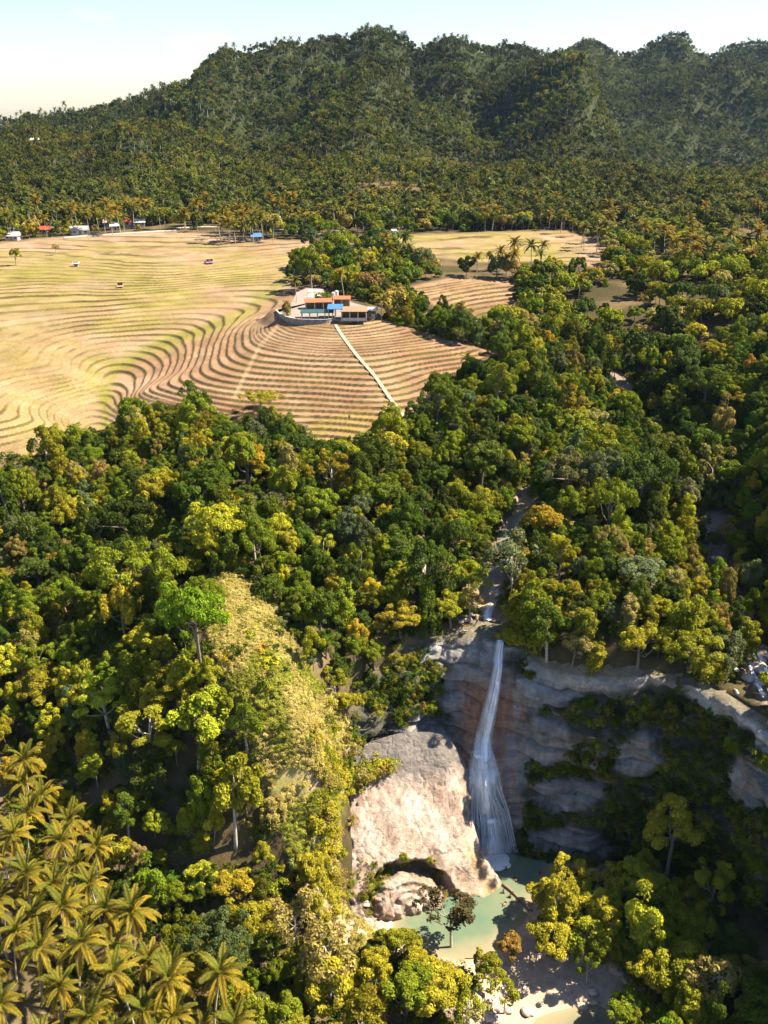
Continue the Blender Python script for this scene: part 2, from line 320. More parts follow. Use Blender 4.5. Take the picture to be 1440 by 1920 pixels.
def ground_mat(name, sc=1.0):
    m, nt, b, o = newmat(name)
    c = attr(nt, 'col').outputs['Color']
    f = gray(nt, ramp(nt, noise(nt, .9 * sc, 8, .7), .25, .75, .62, 1.38))
    f2 = gray(nt, ramp(nt, noise(nt, .07 * sc, 4), .3, .7, .82, 1.18))
    c = mixc(nt, 1.0, mixc(nt, 1.0, c, f, 'MULTIPLY'), f2, 'MULTIPLY')
    nt.links.new(c, b.inputs['Base Color']); b.inputs['Roughness'].default_value = .95; b.inputs['Specular IOR Level'].default_value = .1
    bump(nt, b, noise(nt, 1.6 * sc, 8, .75), .6, .25 / sc)
    return m
M_GROUND = ground_mat('soil'); M_FIELD = ground_mat('field_soil', 1.4); M_FARGROUND = ground_mat('hill_soil', .15)

def rock_mat(name, streak=False):
    m, nt, b, o = newmat(name)
    c = attr(nt, 'col').outputs['Color']
    if streak:
        st = gray(nt, ramp(nt, noise(nt, 1.2, 7, .7, stretch=(1.5, .22, .22)), .3, .7, .78, 1.2)); dr = gray(nt, ramp(nt, noise(nt, .3, 5, .6), .3, .7, .8, 1.15))
    else:
        st = gray(nt, ramp(nt, noise(nt, .35, 7, .7, stretch=(.5, .5, 3.2)), .3, .7, .7, 1.25)); dr = gray(nt, ramp(nt, noise(nt, 1.1, 6, .65, stretch=(.7, .7, .13)), .3, .65, .62, 1.15))
    fine = gray(nt, ramp(nt, noise(nt, 1.3, 9, .75), .3, .7, .72, 1.25))
    c = mixc(nt, 1.0, mixc(nt, 1.0, mixc(nt, 1.0, c, st, 'MULTIPLY'), dr, 'MULTIPLY'), fine, 'MULTIPLY')
    nt.links.new(c, b.inputs['Base Color']); b.inputs['Roughness'].default_value = .85; b.inputs['Specular IOR Level'].default_value = .25
    bump(nt, b, noise(nt, .8, 9, .75, stretch=(1, 1, 1.5)), .9, .6)
    return m
M_ROCK = rock_mat('limestone'); M_SLAB = rock_mat('pale_limestone', True)
M_BOULDER = plain('boulder_stone', (.42, .36, .31), .9, .4, 1.2, bmp=.15)

# ------------------------------------------------------------------ field / region polygons (photo pixels of the ground)
FIELD_A = [(-500, 452), (0, 455), (150, 441), (330, 433), (420, 442), (540, 452), (640, 448), (735, 441), (738, 449), (640, 458), (560, 472), (545, 540), (600, 545), (650, 560),
           (700, 592), (760, 612), (860, 642), (950, 660), (900, 690), (830, 715), (800, 752), (768, 792), (700, 800), (645, 832), (600, 852), (560, 800), (480, 785),
           (400, 778), (300, 752), (240, 770), (212, 800), (180, 815), (90, 812), (100, 850), (0, 862), (-500, 890)]
FIELD_B = [(770, 537), (850, 520), (965, 530), (978, 560), (925, 602), (880, 602), (820, 575), (780, 552)]
FIELD_C = [(740, 441), (1060, 432), (1140, 460), (1130, 502), (1000, 490), (900, 492), (800, 482), (742, 457)]
FIELD_D = [(1330, 425), (1500, 412), (1500, 445), (1400, 452), (1350, 440)]
FIELD_E = [(1120, 470), (1240, 455), (1235, 480), (1180, 500), (1130, 495)]
FIELDS = [FIELD_A, FIELD_B, FIELD_C, FIELD_D]
SPUR = [(380, 1080), (455, 1080), (530, 1180), (585, 1270), (640, 1330), (690, 1410), (725, 1440), (640, 1490), (630, 1600), (640, 1700), (720, 1760), (690, 1800), (600, 1740),
        (550, 1620), (515, 1500), (455, 1340), (400, 1210)]
SLAB = [(625, 1480), (720, 1430), (860, 1430), (1000, 1580), (1060, 1640), (1040, 1700), (1000, 1765), (900, 1812), (840, 1815), (720, 1775), (630, 1715)]
LOWER_STREAM = [(945, 1800), (1130, 1800), (1170, 1900), (1170, 1990), (900, 1990), (900, 1880)]
PALMS_NEAR = [(-300, 1500), (40, 1500), (120, 1540), (180, 1650), (260, 1780), (350, 1870), (440, 1970), (560, 2100), (480, 2140), (330, 2080), (200, 2040), (0, 2040), (-300, 2040)]
def infield(x, y, z):
    u, v, d = proj(x, y, z); r = np.zeros(np.shape(u), bool)
    for P in FIELDS: r |= inpoly(u, v, P)
    return r & (np.asarray(y) > 170)

# ------------------------------------------------------------------ ground sheets
def polar_grid(a0, a1, da, y0, y1, dl):
    a = np.arange(a0, a1 + da, da); l = np.exp(np.arange(math.log(y0), math.log(y1) + dl, dl))
    A, Y = np.meshgrid(a, l); return A * Y, Y
def lerp3(a, b, m): return np.asarray(a) * (1 - m[..., None]) + np.asarray(b) * m[..., None]
# near ground: forest floor, gravel by the pools, dry grass on the spur
X, Y = polar_grid(-1.0, 1.0, .0085, 42, 190, .0085)
Z = Hgt(X, Y) - .6 * (Y > 184.5); U, V, D = proj(X, Y, Z)
c = lerp3((.055, .045, .022), (.13, .10, .05), sstep(-.15, .2, fbm(X / 9, Y / 9, 31)))
c = lerp3(c, (.30, .27, .09), sstep(8, -8, np.where(inpoly(U, V, SPUR), -1, 1) * pdist(U, V, SPUR)) * (Y > 60))
c = lerp3(c, (.33, .235, .17), sstep(1400, 1480, V) * inpoly(U, V, SPUR) * sstep(-.2, .1, fbm(X / 4, Y / 4, 99)))
bowl = inpoly(X, Y, BOWL)
wet = bowl & (V > 1570)
gr = sstep(1.5, .7, Z + fbm(X / 4, Y / 4, 77) * 2.6) * wet * sstep(-8, -5, X) * sstep(42, 32, X + fbm(X / 6, Y / 6, 79) * 12)
c = lerp3(c, (.40, .32, .245), gr)
dS = np.minimum(pdist(X, Y, STREAM, False), pdist(X, Y, GORGE, False) * 1.6)
c = lerp3(c, (.24, .19, .15), sstep(3.4, 2.0, dS + fbm(X / 5, Y / 5, 41) * 3) * (~bowl))
patch = np.maximum(np.exp(-((U - 440) ** 2 + (V - 930) ** 2) / 45 ** 2), np.exp(-((U - 60) ** 2 + (V - 985) ** 2) / 28 ** 2)) * (~bowl)
c = lerp3(c, (.25, .175, .12), patch * .7)
ground_near = obj('ground', mkmesh('ground', np.stack([X, Y, Z], -1).reshape(-1, 3), grid_faces(*X.shape), [M_GROUND], {'col': c.reshape(-1, 3)}), kind='structure')

# terraced fields: treads and risers are real steps
X, Y = polar_grid(-.5, .5, .0015, 184, 540, .0015)
Zb = Hgt(X, Y); U, V, D = proj(X, Y, Zb); fld = np.zeros(X.shape, bool); dist = np.full(X.shape, 1e9)
for P in FIELDS[:3]:
    fld |= inpoly(U, V, P); dist = np.minimum(dist, pdist(U, V, P))
Zw = Zb + fbm(X / 9, Y / 9, 61, 3) * .22
HS = .72
L = np.where(Zw < 57.5, Zw / HS, 57.5 / HS + (Zw - 57.5) / .34)
k = np.floor(L); fr = L - k
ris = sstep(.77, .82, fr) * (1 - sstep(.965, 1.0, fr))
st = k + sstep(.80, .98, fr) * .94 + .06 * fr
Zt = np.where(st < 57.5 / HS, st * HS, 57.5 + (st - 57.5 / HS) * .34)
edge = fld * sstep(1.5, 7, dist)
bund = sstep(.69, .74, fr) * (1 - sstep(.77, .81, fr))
pad = 1 - sstep(.95, 1.15, np.hypot((X - HOUSE[0]) / 19, (Y - HOUSE[1] - 6) / 20))
edge = edge * (1 - pad)
MOUND = [(200, 700), (300, 640), (420, 590), (500, 560), (545, 540), (620, 540), (700, 588), (860, 640), (960, 660), (800, 760), (768, 800), (600, 860), (400, 790), (230, 770)]
mound = sstep(-8, 8, np.where(inpoly(U, V, MOUND) | inpoly(U, V, FIELD_B), 1, -1) * np.minimum(pdist(U, V, MOUND), pdist(U, V, FIELD_B)))
stepy = .68 + .32 * mound
full = edge; edge = edge * stepy
Z = Zb * (1 - edge) + Zt * edge + bund * edge * .10 * np.where(Zw < 57.5, 1.5, .6)
soil = lerp3((.47, .305, .185), (.58, .42, .28), sstep(-.2, .25, fbm(X / 8, Y / 8, 71)))
soil = soil * (1 + (_h(k, np.floor(X / 40 + k * .37), 5)[..., None] - .5) * .28)
grass = lerp3((.36, .305, .08), (.48, .37, .16), sstep(-.2, .2, fbm(X / 10, Y / 6, 73)))
GREENY = [(150, 440), (420, 455), (560, 470), (545, 510), (480, 560), (430, 590), (300, 640), (205, 690), (240, 770), (190, 800), (150, 720), (120, 620), (200, 580), (-400, 600), (-400, 500), (60, 470)]
gm = np.where(inpoly(U, V, GREENY), 1, -1) * pdist(U, V, GREENY)
gm = sstep(-40, 70, gm + fbm(X / 22, Y / 22, 81) * 190)
gm = np.maximum(gm, inpoly(U, V, FIELD_C) * sstep(1130, 1020, U) * sstep(-.3, .0, fbm(X / 30, Y / 30, 83)))
LEFTLOW = [(-400, 600), (120, 600), (190, 700), (200, 800), (100, 870), (-400, 900)]
gm = np.maximum(gm, inpoly(U, V, LEFTLOW) * (.6 + .9 * fbm(X / 12, Y / 12, 85)))
VALLEY = [(560, 500), (510, 545), (450, 590), (360, 625), (290, 645), (215, 690), (195, 740), (200, 800)]
lush = sstep(20, 2, pdist(U, V, VALLEY, False) + fbm(X / 8, Y / 8, 87) * 22)
FRONTY = inpoly(U, V, [(580, 790), (660, 770), (765, 780), (700, 810), (600, 860)])
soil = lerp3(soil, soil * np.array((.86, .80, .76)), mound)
c = lerp3(soil, grass, np.clip(gm, 0, 1) * (1 - .85 * mound))
c = lerp3(c, (.30, .33, .035), lush * .6)
c = lerp3(c, (.42, .33, .07), FRONTY * (.55 + fbm(X / 3, Y / 3, 91)))
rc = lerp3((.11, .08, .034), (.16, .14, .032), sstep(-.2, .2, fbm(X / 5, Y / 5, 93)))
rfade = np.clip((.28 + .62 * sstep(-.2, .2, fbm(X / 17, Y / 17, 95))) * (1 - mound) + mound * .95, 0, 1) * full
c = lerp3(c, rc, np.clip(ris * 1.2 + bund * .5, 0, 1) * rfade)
woods = lerp3((.10, .085, .035), (.24, .17, .085), sstep(-.1, .25, fbm(X / 14, Y / 14, 97)))
c = lerp3(woods, c, sstep(-4, 4, np.where(fld, 1, -1) * dist))
WALK = [(520, 612), (485, 650), (465, 690), (440, 740)]
c = lerp3(c, (.58, .41, .24), sstep(5, 2, pdist(U, V, WALK, False)) * .8)
dS = np.minimum(pdist(X, Y, STREAM, False), pdist(X, Y, GORGE, False) * 1.4)
c = lerp3(c, (.42, .34, .28), sstep(5, 2, dS + fbm(X / 5, Y / 5, 41) * 3) * (X > 10))
Z[0] -= .4
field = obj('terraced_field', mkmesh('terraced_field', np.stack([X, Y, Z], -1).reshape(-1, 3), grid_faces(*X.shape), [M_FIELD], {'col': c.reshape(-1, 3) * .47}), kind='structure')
# outer flanks beside the field sheet
for a0, a1 in ((-1.6, -.49), (.49, 1.6)):
    X, Y = polar_grid(a0, a1, .02, 180, 548, .02); Z = Hgt(X, Y) - .5
    c = np.broadcast_to(np.array((.16, .13, .05)), X.shape + (3,))
    obj('ground', mkmesh('ground_flank', np.stack([X, Y, Z], -1).reshape(-1, 3), grid_faces(*X.shape), [M_GROUND], {'col': c.reshape(-1, 3)}), kind='structure')
# plain behind, mountains, land out to the horizon
X, Y = polar_grid(-1.6, 1.6, .009, 531, 3600, .009)
Z = Hgt(X, Y) - .4; U, V, D = proj(X, Y, Z)
c = lerp3((.024, .032, .010), (.12, .085, .04), sstep(.08, .32, fbm(X / 60, Y / 60, 101)) * (1 - sstep(850, 1000, Y)))
c = lerp3(c, (.15, .115, .05), sstep(560, 500, Y) * .8)
obj('hills', mkmesh('hills', np.stack([X, Y, Z], -1).reshape(-1, 3), grid_faces(*X.shape), [M_FARGROUND], {'col': c.reshape(-1, 3)}), kind='structure')
X, Y = np.meshgrid(np.linspace(-6400, 6400, 25), np.linspace(-1400, 4100, 25)); Z = np.full(X.shape, -12.0)
obj('terrain', mkmesh('terrain', np.stack([X, Y, Z], -1).reshape(-1, 3), grid_faces(*X.shape), [M_FARGROUND], {'col': np.full((X.size, 3), .1)}), kind='structure')

# ------------------------------------------------------------------ cliff walls
BARE = [(1025, 1385, 62, 52), (1065, 1490, 75, 38), (1060, 1575, 80, 30), (1195, 1420, 42, 38), (1388, 1445, 28, 32), (800, 1390, 60, 55), (905, 1400, 90, 250), (1010, 1300, 90, 32), (860, 1230, 60, 25), (1440, 1480, 70, 45)]
def cliff():
    ns, nt = 560, 170
    rim, mid, ft = (cr_spline([c[i] for c in COLS], ns) for i in range(3))
    S = np.r_[0, np.cumsum(np.linalg.norm(np.diff(rim[:, :2], axis=0), axis=1))]
    tan = np.gradient(rim[:, :2], axis=0); tan /= np.linalg.norm(tan, axis=1)[:, None]
    nrm = np.stack([tan[:, 1], -tan[:, 0]], 1)                  # towards the basin
    fall_s = S[np.argmin(np.hypot(rim[:, 0] - 19.9, rim[:, 1] - 141))]
    rows = []; cols = []
    for off, dz in ((6.5, -.6), (4.5, .0), (2.6, .12), (1.0, .1)):
        xy = rim[:, :2] - nrm * off; z = np.maximum(R_OUT(xy[:, 0], xy[:, 1]) + fbm(xy[:, 0] / 11, xy[:, 1] / 11, 5, 4) * 1.8, rim[:, 2] - .6) + dz
        z = rim[:, 2] * (1 - off / 6.5) + z * off / 6.5
        rows.append(np.c_[xy, z])
    T = np.linspace(0, 1, nt)
    for t in T:
        w = t * 2
        p = rim + (mid - rim) * w if w < 1 else mid + (ft - mid) * (w - 1)
        z = p[:, 2]
        strata = fbm(S / 14, z / 1.5 + S * .012, 201, 3)
        zb = z / 2.9 + fbm(S / 24, z * 0, 7) * 2.4; kb = np.floor(zb); fb = zb - kb
        led = (vnoise(S / 7, kb, 203) - .5) * (.55 + .75 * fb) + (vnoise(S / 2.3, kb * 3.1, 204) - .5) * .35 - .30 * sstep(.22, .05, fb)
        big = fbm(S / 8, z / 11, 205, 3)
        d = (strata * 1.2 + led * 3.2 + big * 5.0) * np.minimum(1, t * 10 + .15) + fbm(S / 1.3, z / .9, 221, 3) * .7
        g = np.exp(-((S - fall_s) / 5.5) ** 2)
        d = d * (1 - .6 * g) + g * np.exp(-((z - 13) / 4.5) ** 2) * 1.6 - g * np.exp(-((z - 19.5) / 2.2) ** 2) * 1.2
        q = p.copy(); q[:, 2] += (fbm(S / 3.5, S * 0 + 3, 231, 4) * 3.2 - .3) * max(0, 1 - t * 4) * (np.abs(S - fall_s) > 3); q[:, :2] += nrm * (d + fbm(S / 3, S * 0 + 9, 233, 4) * 3.0 * max(0, 1 - t * 5))[:, None]; q[:, 2] += fbm(S / 4, z / 4, 207) * .5 * (t > .02)
        rows.append(q)
    P = np.array(rows)
    nr = len(rows)
    SS = np.broadcast_to(S, (nr, ns)); ZZ = P[..., 2]
    g = np.exp(-((SS - fall_s + 1.2) / 5.2) ** 2)
    col = lerp3((.125, .12, .115), (.27, .265, .25), sstep(-.2, .2, fbm(SS / 5, ZZ / 2.2, 211)))
    UU, VV, _d = proj(P[..., 0], P[..., 1], P[..., 2]); bare = np.zeros(ZZ.shape)
    for (a, b_, c_, d_) in BARE:
        bare = np.maximum(bare, sstep(1.25, .7, np.hypot((UU - a) / c_, (VV - b_) / d_) + fbm(SS / 3, ZZ / 2, 237) * 1.1))
    bed = vnoise(SS / 4, np.floor(ZZ / 1.1 + fbm(SS / 24, ZZ * 0, 7) * 6), 239)
    col = lerp3(col * (.75 + .5 * bed)[..., None], (.40, .39, .38), bare * .5)
    moss = (1 - bare * .85) * sstep(-.16, .06, fbm(SS / 10, ZZ / 6, 213) + .06 * sstep(30, 10, ZZ) + .1 * sstep(45, 70, SS))
    col = lerp3(col, (.06, .06, .034), moss * .85)
    red = lerp3((.30, .15, .10), (.40, .22, .14), sstep(-.2, .2, fbm(SS / 2, ZZ / 5, 217)))
    col = lerp3(col, red, np.clip(g * 1.45 - .22 + fbm(SS / 1.1, ZZ / 9, 215) * 1.5 + fbm(SS / 3, ZZ / 3, 216) * .6, 0, 1) * sstep(32, 25, ZZ))
    rimband = sstep(3.2, 1.6, (RIMZ_at(S)[None] - ZZ) + fbm(SS / 9, ZZ * 0, 219) * 5) * (SS > fall_s + 5)
    col = lerp3(col, (.44, .43, .40), rimband * .85)
    flat = np.zeros(nr); flat[:4] = 1
    col = lerp3(col, (.16, .13, .07), np.broadcast_to(flat[:, None], ZZ.shape) * .8)
    m = mkmesh('cliff', P.reshape(-1, 3), grid_faces(nr, ns)[:, ::-1], [M_ROCK], {'col': col.reshape(-1, 3)})
    obj('cliff', m, kind='structure')
    return S, fall_s, P, nrm
def RIMZ_at(S): return cr_spline([c[0] for c in COLS], len(S))[:, 2]
S_CL, FALL_S, P_CL, N_CL = cliff()

# pale rock slab with the undercut arch, left of the pool
SLABG = [[(668, 1405, 22), (712, 1385, 22.6), (775, 1372, 22.8), (842, 1385, 21.5), (884, 1455, 14)],
         [(640, 1480, 17), (695, 1448, 18.6), (770, 1432, 19.2), (840, 1455, 17), (885, 1525, 9)],
         [(632, 1565, 12), (700, 1550, 13), (780, 1545, 12), (850, 1560, 9), (900, 1590, 4.2)],
         [(628, 1640, 8), (700, 1620, 9), (770, 1610, 8.2), (850, 1620, 5), (925, 1632, 1.6)],
         [(630, 1700, 4.8), (700, 1690, 5), (770, 1660, 5.2), (850, 1652, 2.6), (945, 1667, -.4)],
         [(640, 1765, 1.6), (710, 1752, .2), (780, 1738, -.6), (850, 1722, -1), (935, 1695, -1.2)]]
def slab():
    G = np.array([[pz(*p) for p in r] for r in SLABG])
    n, m = 180, 190
    A = np.array([cr_spline(r, m) for r in G])
    P = np.stack([cr_spline(A[:, j], n) for j in range(m)], 1)
    ds, dt = np.gradient(P, axis=0), np.gradient(P, axis=1)
    N = np.cross(dt, ds); N /= np.linalg.norm(N, axis=2)[..., None]
    N *= np.sign(N[..., 2:3] + 1e-6)
    u, v, _ = proj(P[..., 0], P[..., 1], P[..., 2])
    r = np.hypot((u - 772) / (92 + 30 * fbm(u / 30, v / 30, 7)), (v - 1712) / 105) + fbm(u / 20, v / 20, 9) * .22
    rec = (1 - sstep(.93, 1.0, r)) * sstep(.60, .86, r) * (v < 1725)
    bul = (1 - sstep(.5, .8, r))
    bands = np.sin(r * 34) * .16 * (1 - sstep(.6, .75, r))
    rid = np.abs(fbm((P[..., 0] + P[..., 1] * .5) / 3.0, (P[..., 1] - P[..., 0] * .6 + P[..., 2]) / 5.0, 309, 4))
    disp = -rec * 3.0 - bul * .5 + bands * .9 + fbm(P[..., 0] / 4.5, (P[..., 1] + P[..., 2]) / 4.5, 301, 4) * .75 + fbm(P[..., 0] / .9, (P[..., 1] + P[..., 2]) / .9, 303, 4) * .16 - .14 * sstep(.04, .0, rid)
    fan = np.clip((u - 800) / 120, 0, 1) * sstep(1570, 1620, v)
    disp += np.sin((u * .8 + v * .45) / 9) * .22 * fan
    edge = np.minimum.reduce([np.ones((n, m)) * 3, (1 - np.linspace(0, 1, n))[:, None] * np.ones(m) * 8, np.ones(n)[:, None] * np.linspace(0, 1, m) * 9]) + fbm(u / 22, v / 22, 311, 3) * 1.1
    disp = disp * np.clip(edge, 0, 1) - 2.2 * (1 - np.clip(edge, 0, 1))
    Q = P + N * disp[..., None]
    col = lerp3((.56, .42, .345), (.72, .585, .50), sstep(-.2, .2, fbm(P[..., 0] / 2.5 + P[..., 2] * .4, P[..., 1] / 2.5, 305)))
    crack = sstep(.03, .0, np.abs(fbm((P[..., 0] + P[..., 1] * .7) / 2.2, (P[..., 0] * .2 - P[..., 1] * .3) / 3, 307, 2)))
    col = lerp3(col, (.42, .31, .22), crack * .5)
    strk = fbm((u + v * .55) / 5, (v - u * .3) / 90, 313, 3); strk2 = fbm((u - v * .4) / 9, v / 70, 315, 3)
    col = col * (1 + .9 * strk + .7 * strk2)[..., None].clip(.55, 1.35)
    stain = sstep(.02, .2, fbm(u / 30, v / 45, 317, 4)); col = lerp3(col, (.36, .25, .16), stain * .45)
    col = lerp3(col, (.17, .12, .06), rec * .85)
    wetc = sstep(.9, .2, Q[..., 2]) * .6
    col = lerp3(col, (.52, .38, .22), wetc)
    col = lerp3(col, (.20, .195, .19), sstep(1485, 1430, v + fbm(u / 20, v / 20, 319, 3) * 50) * .85)  # slab top: grey rock, with its shade mixed into the colour
    ochre = sstep(20, 5, np.abs(u - 905 + (1640 - v) * .45)) * sstep(1560, 1600, v) * .7
    col = lerp3(col, (.55, .36, .16), ochre)
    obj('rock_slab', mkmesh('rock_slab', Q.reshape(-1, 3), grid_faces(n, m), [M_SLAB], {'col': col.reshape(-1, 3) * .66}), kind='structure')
    return Q
SLABP = slab()

# ------------------------------------------------------------------ water
def water_mat(name, c1, c2, rough=.05):
    m, nt, b, o = newmat(name)
    deep = mixc(nt, ramp(nt, noise(nt, .12, 4), .35, .65), c1, c2)
    nt.links.new(mixc(nt, ramp(nt, attr(nt, 'dep').outputs['Fac'], .1, 1.1), (.27, .22, .14), deep), b.inputs['Base Color'])
    b.inputs['Roughness'].default_value = rough; b.inputs['IOR'].default_value = 1.33
    bump(nt, b, noise(nt, 1.8, 5), .12, .12)
    return m
M_POOL = water_mat('milky_pool_water', (.085, .145, .10), (.14, .17, .11))
M_STREAM = water_mat('stream_water', (.13, .15, .10), (.19, .18, .12))
def water(name, x0, x1, y0, y1, z, cond, mat, step=.5, pad=.12):
    X, Y = np.meshgrid(np.arange(x0, x1, step), np.arange(y0, y1, step)); g = Hgt(X, Y); ok = cond(X, Y, g)
    F = grid_faces(*X.shape); keep = ok.ravel()[F].any(1); F = F[keep]
    used = np.unique(F); mp_ = np.zeros(X.size, int); mp_[used] = np.arange(len(used))
    Vv = np.stack([X, Y, np.full(X.shape, z) if np.isscalar(z) else z(X, Y, g)], -1).reshape(-1, 3)[used]
    return obj(name, mkmesh(name, Vv, mp_[F], [mat], {'dep': (Vv[:, 2] - g.ravel()[used]) + fbm(Vv[:, 0] / 2, Vv[:, 1] / 2, 15) * .5}), kind='structure')
water('pool_water', -3, 46, 100, 133, 0.0, lambda x, y, g: (g < .15) & inpoly(x, y, BOWL) & (y > 105.5 + (x - 8) * .12), M_POOL)
water('lower_stream_water', 8, 50, 70, 108, -2.0, lambda x, y, g: (g < -1.9) & (y < 104.5 + (x - 8) * .12), M_STREAM)
def zstream(S, dz):
    P = np.array(S)
    def f(X, Y, g):
        d = np.full(X.shape, 1e9); z = np.zeros(X.shape)
        for i in range(len(P) - 1):
            a, b = P[i], P[i + 1]; dx = b - a
            t = np.clip(((X - a[0]) * dx[0] + (Y - a[1]) * dx[1]) / (dx[0] ** 2 + dx[1] ** 2), 0, 1); q = np.hypot(X - a[0] - t * dx[0], Y - a[1] - t * dx[1])
            m = q < d; d[m] = q[m]; z[m] = (Hgt(a[0:1], a[1:2])[0] * (1 - t) + Hgt(b[0:1], b[1:2])[0] * t)[m]
        return z + dz
    return f
water('stream_water', 10, 75, 141, 250, zstream(STREAM[:-1], .35), lambda x, y, g: pdist(x, y, STREAM, False) < 1.9 + fbm(x / 6, y / 6, 3) * 2, M_STREAM, .7)
water('gorge_water', 35, 100, 135, 230, zstream(GORGE[:-1], .35), lambda x, y, g: pdist(x, y, GORGE, False) < 1.1 + fbm(x / 6, y / 6, 4) * 2.0, M_STREAM, .8)

def fall_mat(name, dens, col=(.92, .94, .97)):
    m, nt, b, o = newmat(name)
    w = attr(nt, 'wuv').outputs['Vector']
    st = noise(nt, 1.0, 6, .65, vec=w, stretch=(5.5, .22, 1)); st2 = noise(nt, 1.0, 5, .6, vec=w, stretch=(1.6, .09, 1))
    a = nt.nodes.new('ShaderNodeMath'); a.operation = 'MULTIPLY'; nt.links.new(ramp(nt, st, .20, .46), a.inputs[0]); nt.links.new(ramp(nt, st2, .30, .55, .35, 1.0), a.inputs[1])
    a2 = nt.nodes.new('ShaderNodeMath'); a2.operation = 'MULTIPLY'; nt.links.new(a.outputs[0], a2.inputs[0]); nt.links.new(attr(nt, 'dens').outputs['Fac'], a2.inputs[1])
    b.inputs['Base Color'].default_value = (*col, 1); b.inputs['Roughness'].default_value = .45
    b.inputs['Subsurface Weight'].default_value = 0
    tr = nt.nodes.new('ShaderNodeBsdfTransparent'); ms = nt.nodes.new('ShaderNodeMixShader')
    nt.links.new(a2.outputs[0], ms.inputs[0]); nt.links.new(tr.outputs[0], ms.inputs[1]); nt.links.new(b.outputs[0], ms.inputs[2]); nt.links.new(ms.outputs[0], o.inputs['Surface'])
    return m
M_FALL = fall_mat('falling_water', 1.0)
def cliff_front(x, z):
    """front (smallest y) of the cliff sheet near a given x and height"""
    d = np.hypot((P_CL[4:, :, 0] - x) / 1.0, (P_CL[4:, :, 2] - z) / 1.0); i = np.unravel_index(np.argpartition(d, 8, axis=None)[:8], d.shape)
    return P_CL[4:][i][:, 1].min()
wf = obj('waterfall', None, loc=pz(920, 1600, 0), label='tall white waterfall dropping over red-brown rock into the green pool', category='waterfall')
def fall_sheet(name, path, n, off, dmul, seed, wob=.25):
    """path rows: (x centre, z, width, y offset from rock)"""
    P = cr_spline([(a, b_, c_, d_) for a, b_, c_, d_ in path], n); m = 22; V = []; W = []; Dn = []; yprev = 1e9
    L = 0
    for i, (xc, z, w, yo) in enumerate(P):
        y = min(cliff_front(xc, z) - yo - off, yprev + .02); yprev = y
        if i: L += math.hypot(z - P[i - 1][1], .5)
        for j in range(m):
            t = j / (m - 1) - .5
            xx = xc + t * w + (vnoise(np.array(j * .9), np.array(z * .12), seed) - .5) * wob
            yy = y + abs(t) ** 2 * w * .5 - (vnoise(np.array(j * 1.3), np.array(z * .2), seed + 3) - .5) * .5
            V.append((xx, yy, z)); W.append((t * w + xc, L, seed)); Dn.append(dmul * (1 - (2 * abs(t)) ** 2))
    Dn = np.array(Dn)
    o = obj(name, mkmesh(name, np.array(V) - np.array(wf.location), grid_faces(n, m), [M_FALL], {'wuv': np.array(W), 'dens': Dn}), wf)
    return o
lipx, midx, basex = 20.0, 16.9, 19.0
up = [(20.3, 35.4, 1.3, -.8), (20.1, 34.4, 1.5, .3), (19.5, 30, 2.0, .8), (18.6, 25, 2.6, 1.0), (17.7, 20, 3.2, 1.0), (17.2, 16.8, 3.8, .8)]
fall_sheet('upper_fall', up, 60, 0, 1.0, 1); fall_sheet('upper_fall', [(a + .25, z, w * .55, o) for a, z, w, o in up], 60, .35, 1.2, 5)
lo = [(17.2, 17.6, 4.2, .3), (17.4, 14.5, 6.2, .35), (17.9, 10, 7.4, .35), (18.6, 5, 8.4, .4), (19.0, .1, 9.0, .5)]
fall_sheet('lower_fall', lo, 60, .1, .9, 9, .5); fall_sheet('lower_fall', [(a, z, w * .5, o) for a, z, w, o in lo], 60, .4, 1.0, 13, .4)
for k_ in range(26):                                                # separate threads of water fanning out below the ledge
    t = (k_ + random.random()) / 26 - .5
    fall_sheet('water_thread', [(17.3 + t * 4.8, 15 - 5 * random.random(), .14, .4), (18.0 + t * 7.4, 8, .2, .45), (19.0 + t * 9.2, .1, .32, .5)], 26, .15, .75, 20 + k_, .35)
# cascade above the lip
def cascade(pp, w, seed):
    P = cr_spline(pp, 40); m = 10; V = []; W = []; Dn = []
    t = np.gradient(P[:, :2], axis=0); t /= np.linalg.norm(t, axis=1)[:, None] + 1e-9; L = np.r_[0, np.cumsum(np.linalg.norm(np.diff(P, axis=0), axis=1))]
    for i in range(40):
        for j in range(m):
            q = j / (m - 1) - .5; x, y = P[i, 0] - t[i, 1] * q * w, P[i, 1] + t[i, 0] * q * w
            V.append((x, y, P[i, 2] + .12 * math.sin(L[i] * 2.1 + j) - abs(q) * .2)); W.append((q * w, L[i] * 2.5, seed)); Dn.append(1.3 * (1 - (2 * abs(q)) ** 2) * math.sin(math.pi * (i + .5) / 40) ** .5)
    obj('cascade', mkmesh('cascade', np.array(V) - np.array(wf.location), grid_faces(40, m), [M_FALL], {'wuv': np.array(W), 'dens': np.array(Dn)}), wf)
cp_ = [(a, b_, Hgt(np.array([a]), np.array([b_]))[0] + .55) for a, b_ in ((20.3, 141.4), (19.8, 144.5), (18.9, 148), (19.2, 152), (20.4, 156))]
cp_[0] = (20.3, 141.0, 35.7); cascade(cp_, 1.9, 61)
gp = [GORGE[1], ((GORGE[0][0] + GORGE[1][0]) / 2, (GORGE[0][1] + GORGE[1][1]) / 2), GORGE[0]]
gp = [(q[0], q[1], Hgt(np.array([q[0]]), np.array([q[1]]))[0] + .7) for q in gp]
for du, w in ((-1.0, .8), (.3, .5), (1.3, .9), (2.6, .45)): cascade([(x + du, y, z) for x, y, z in gp], w, 71 + int(du))
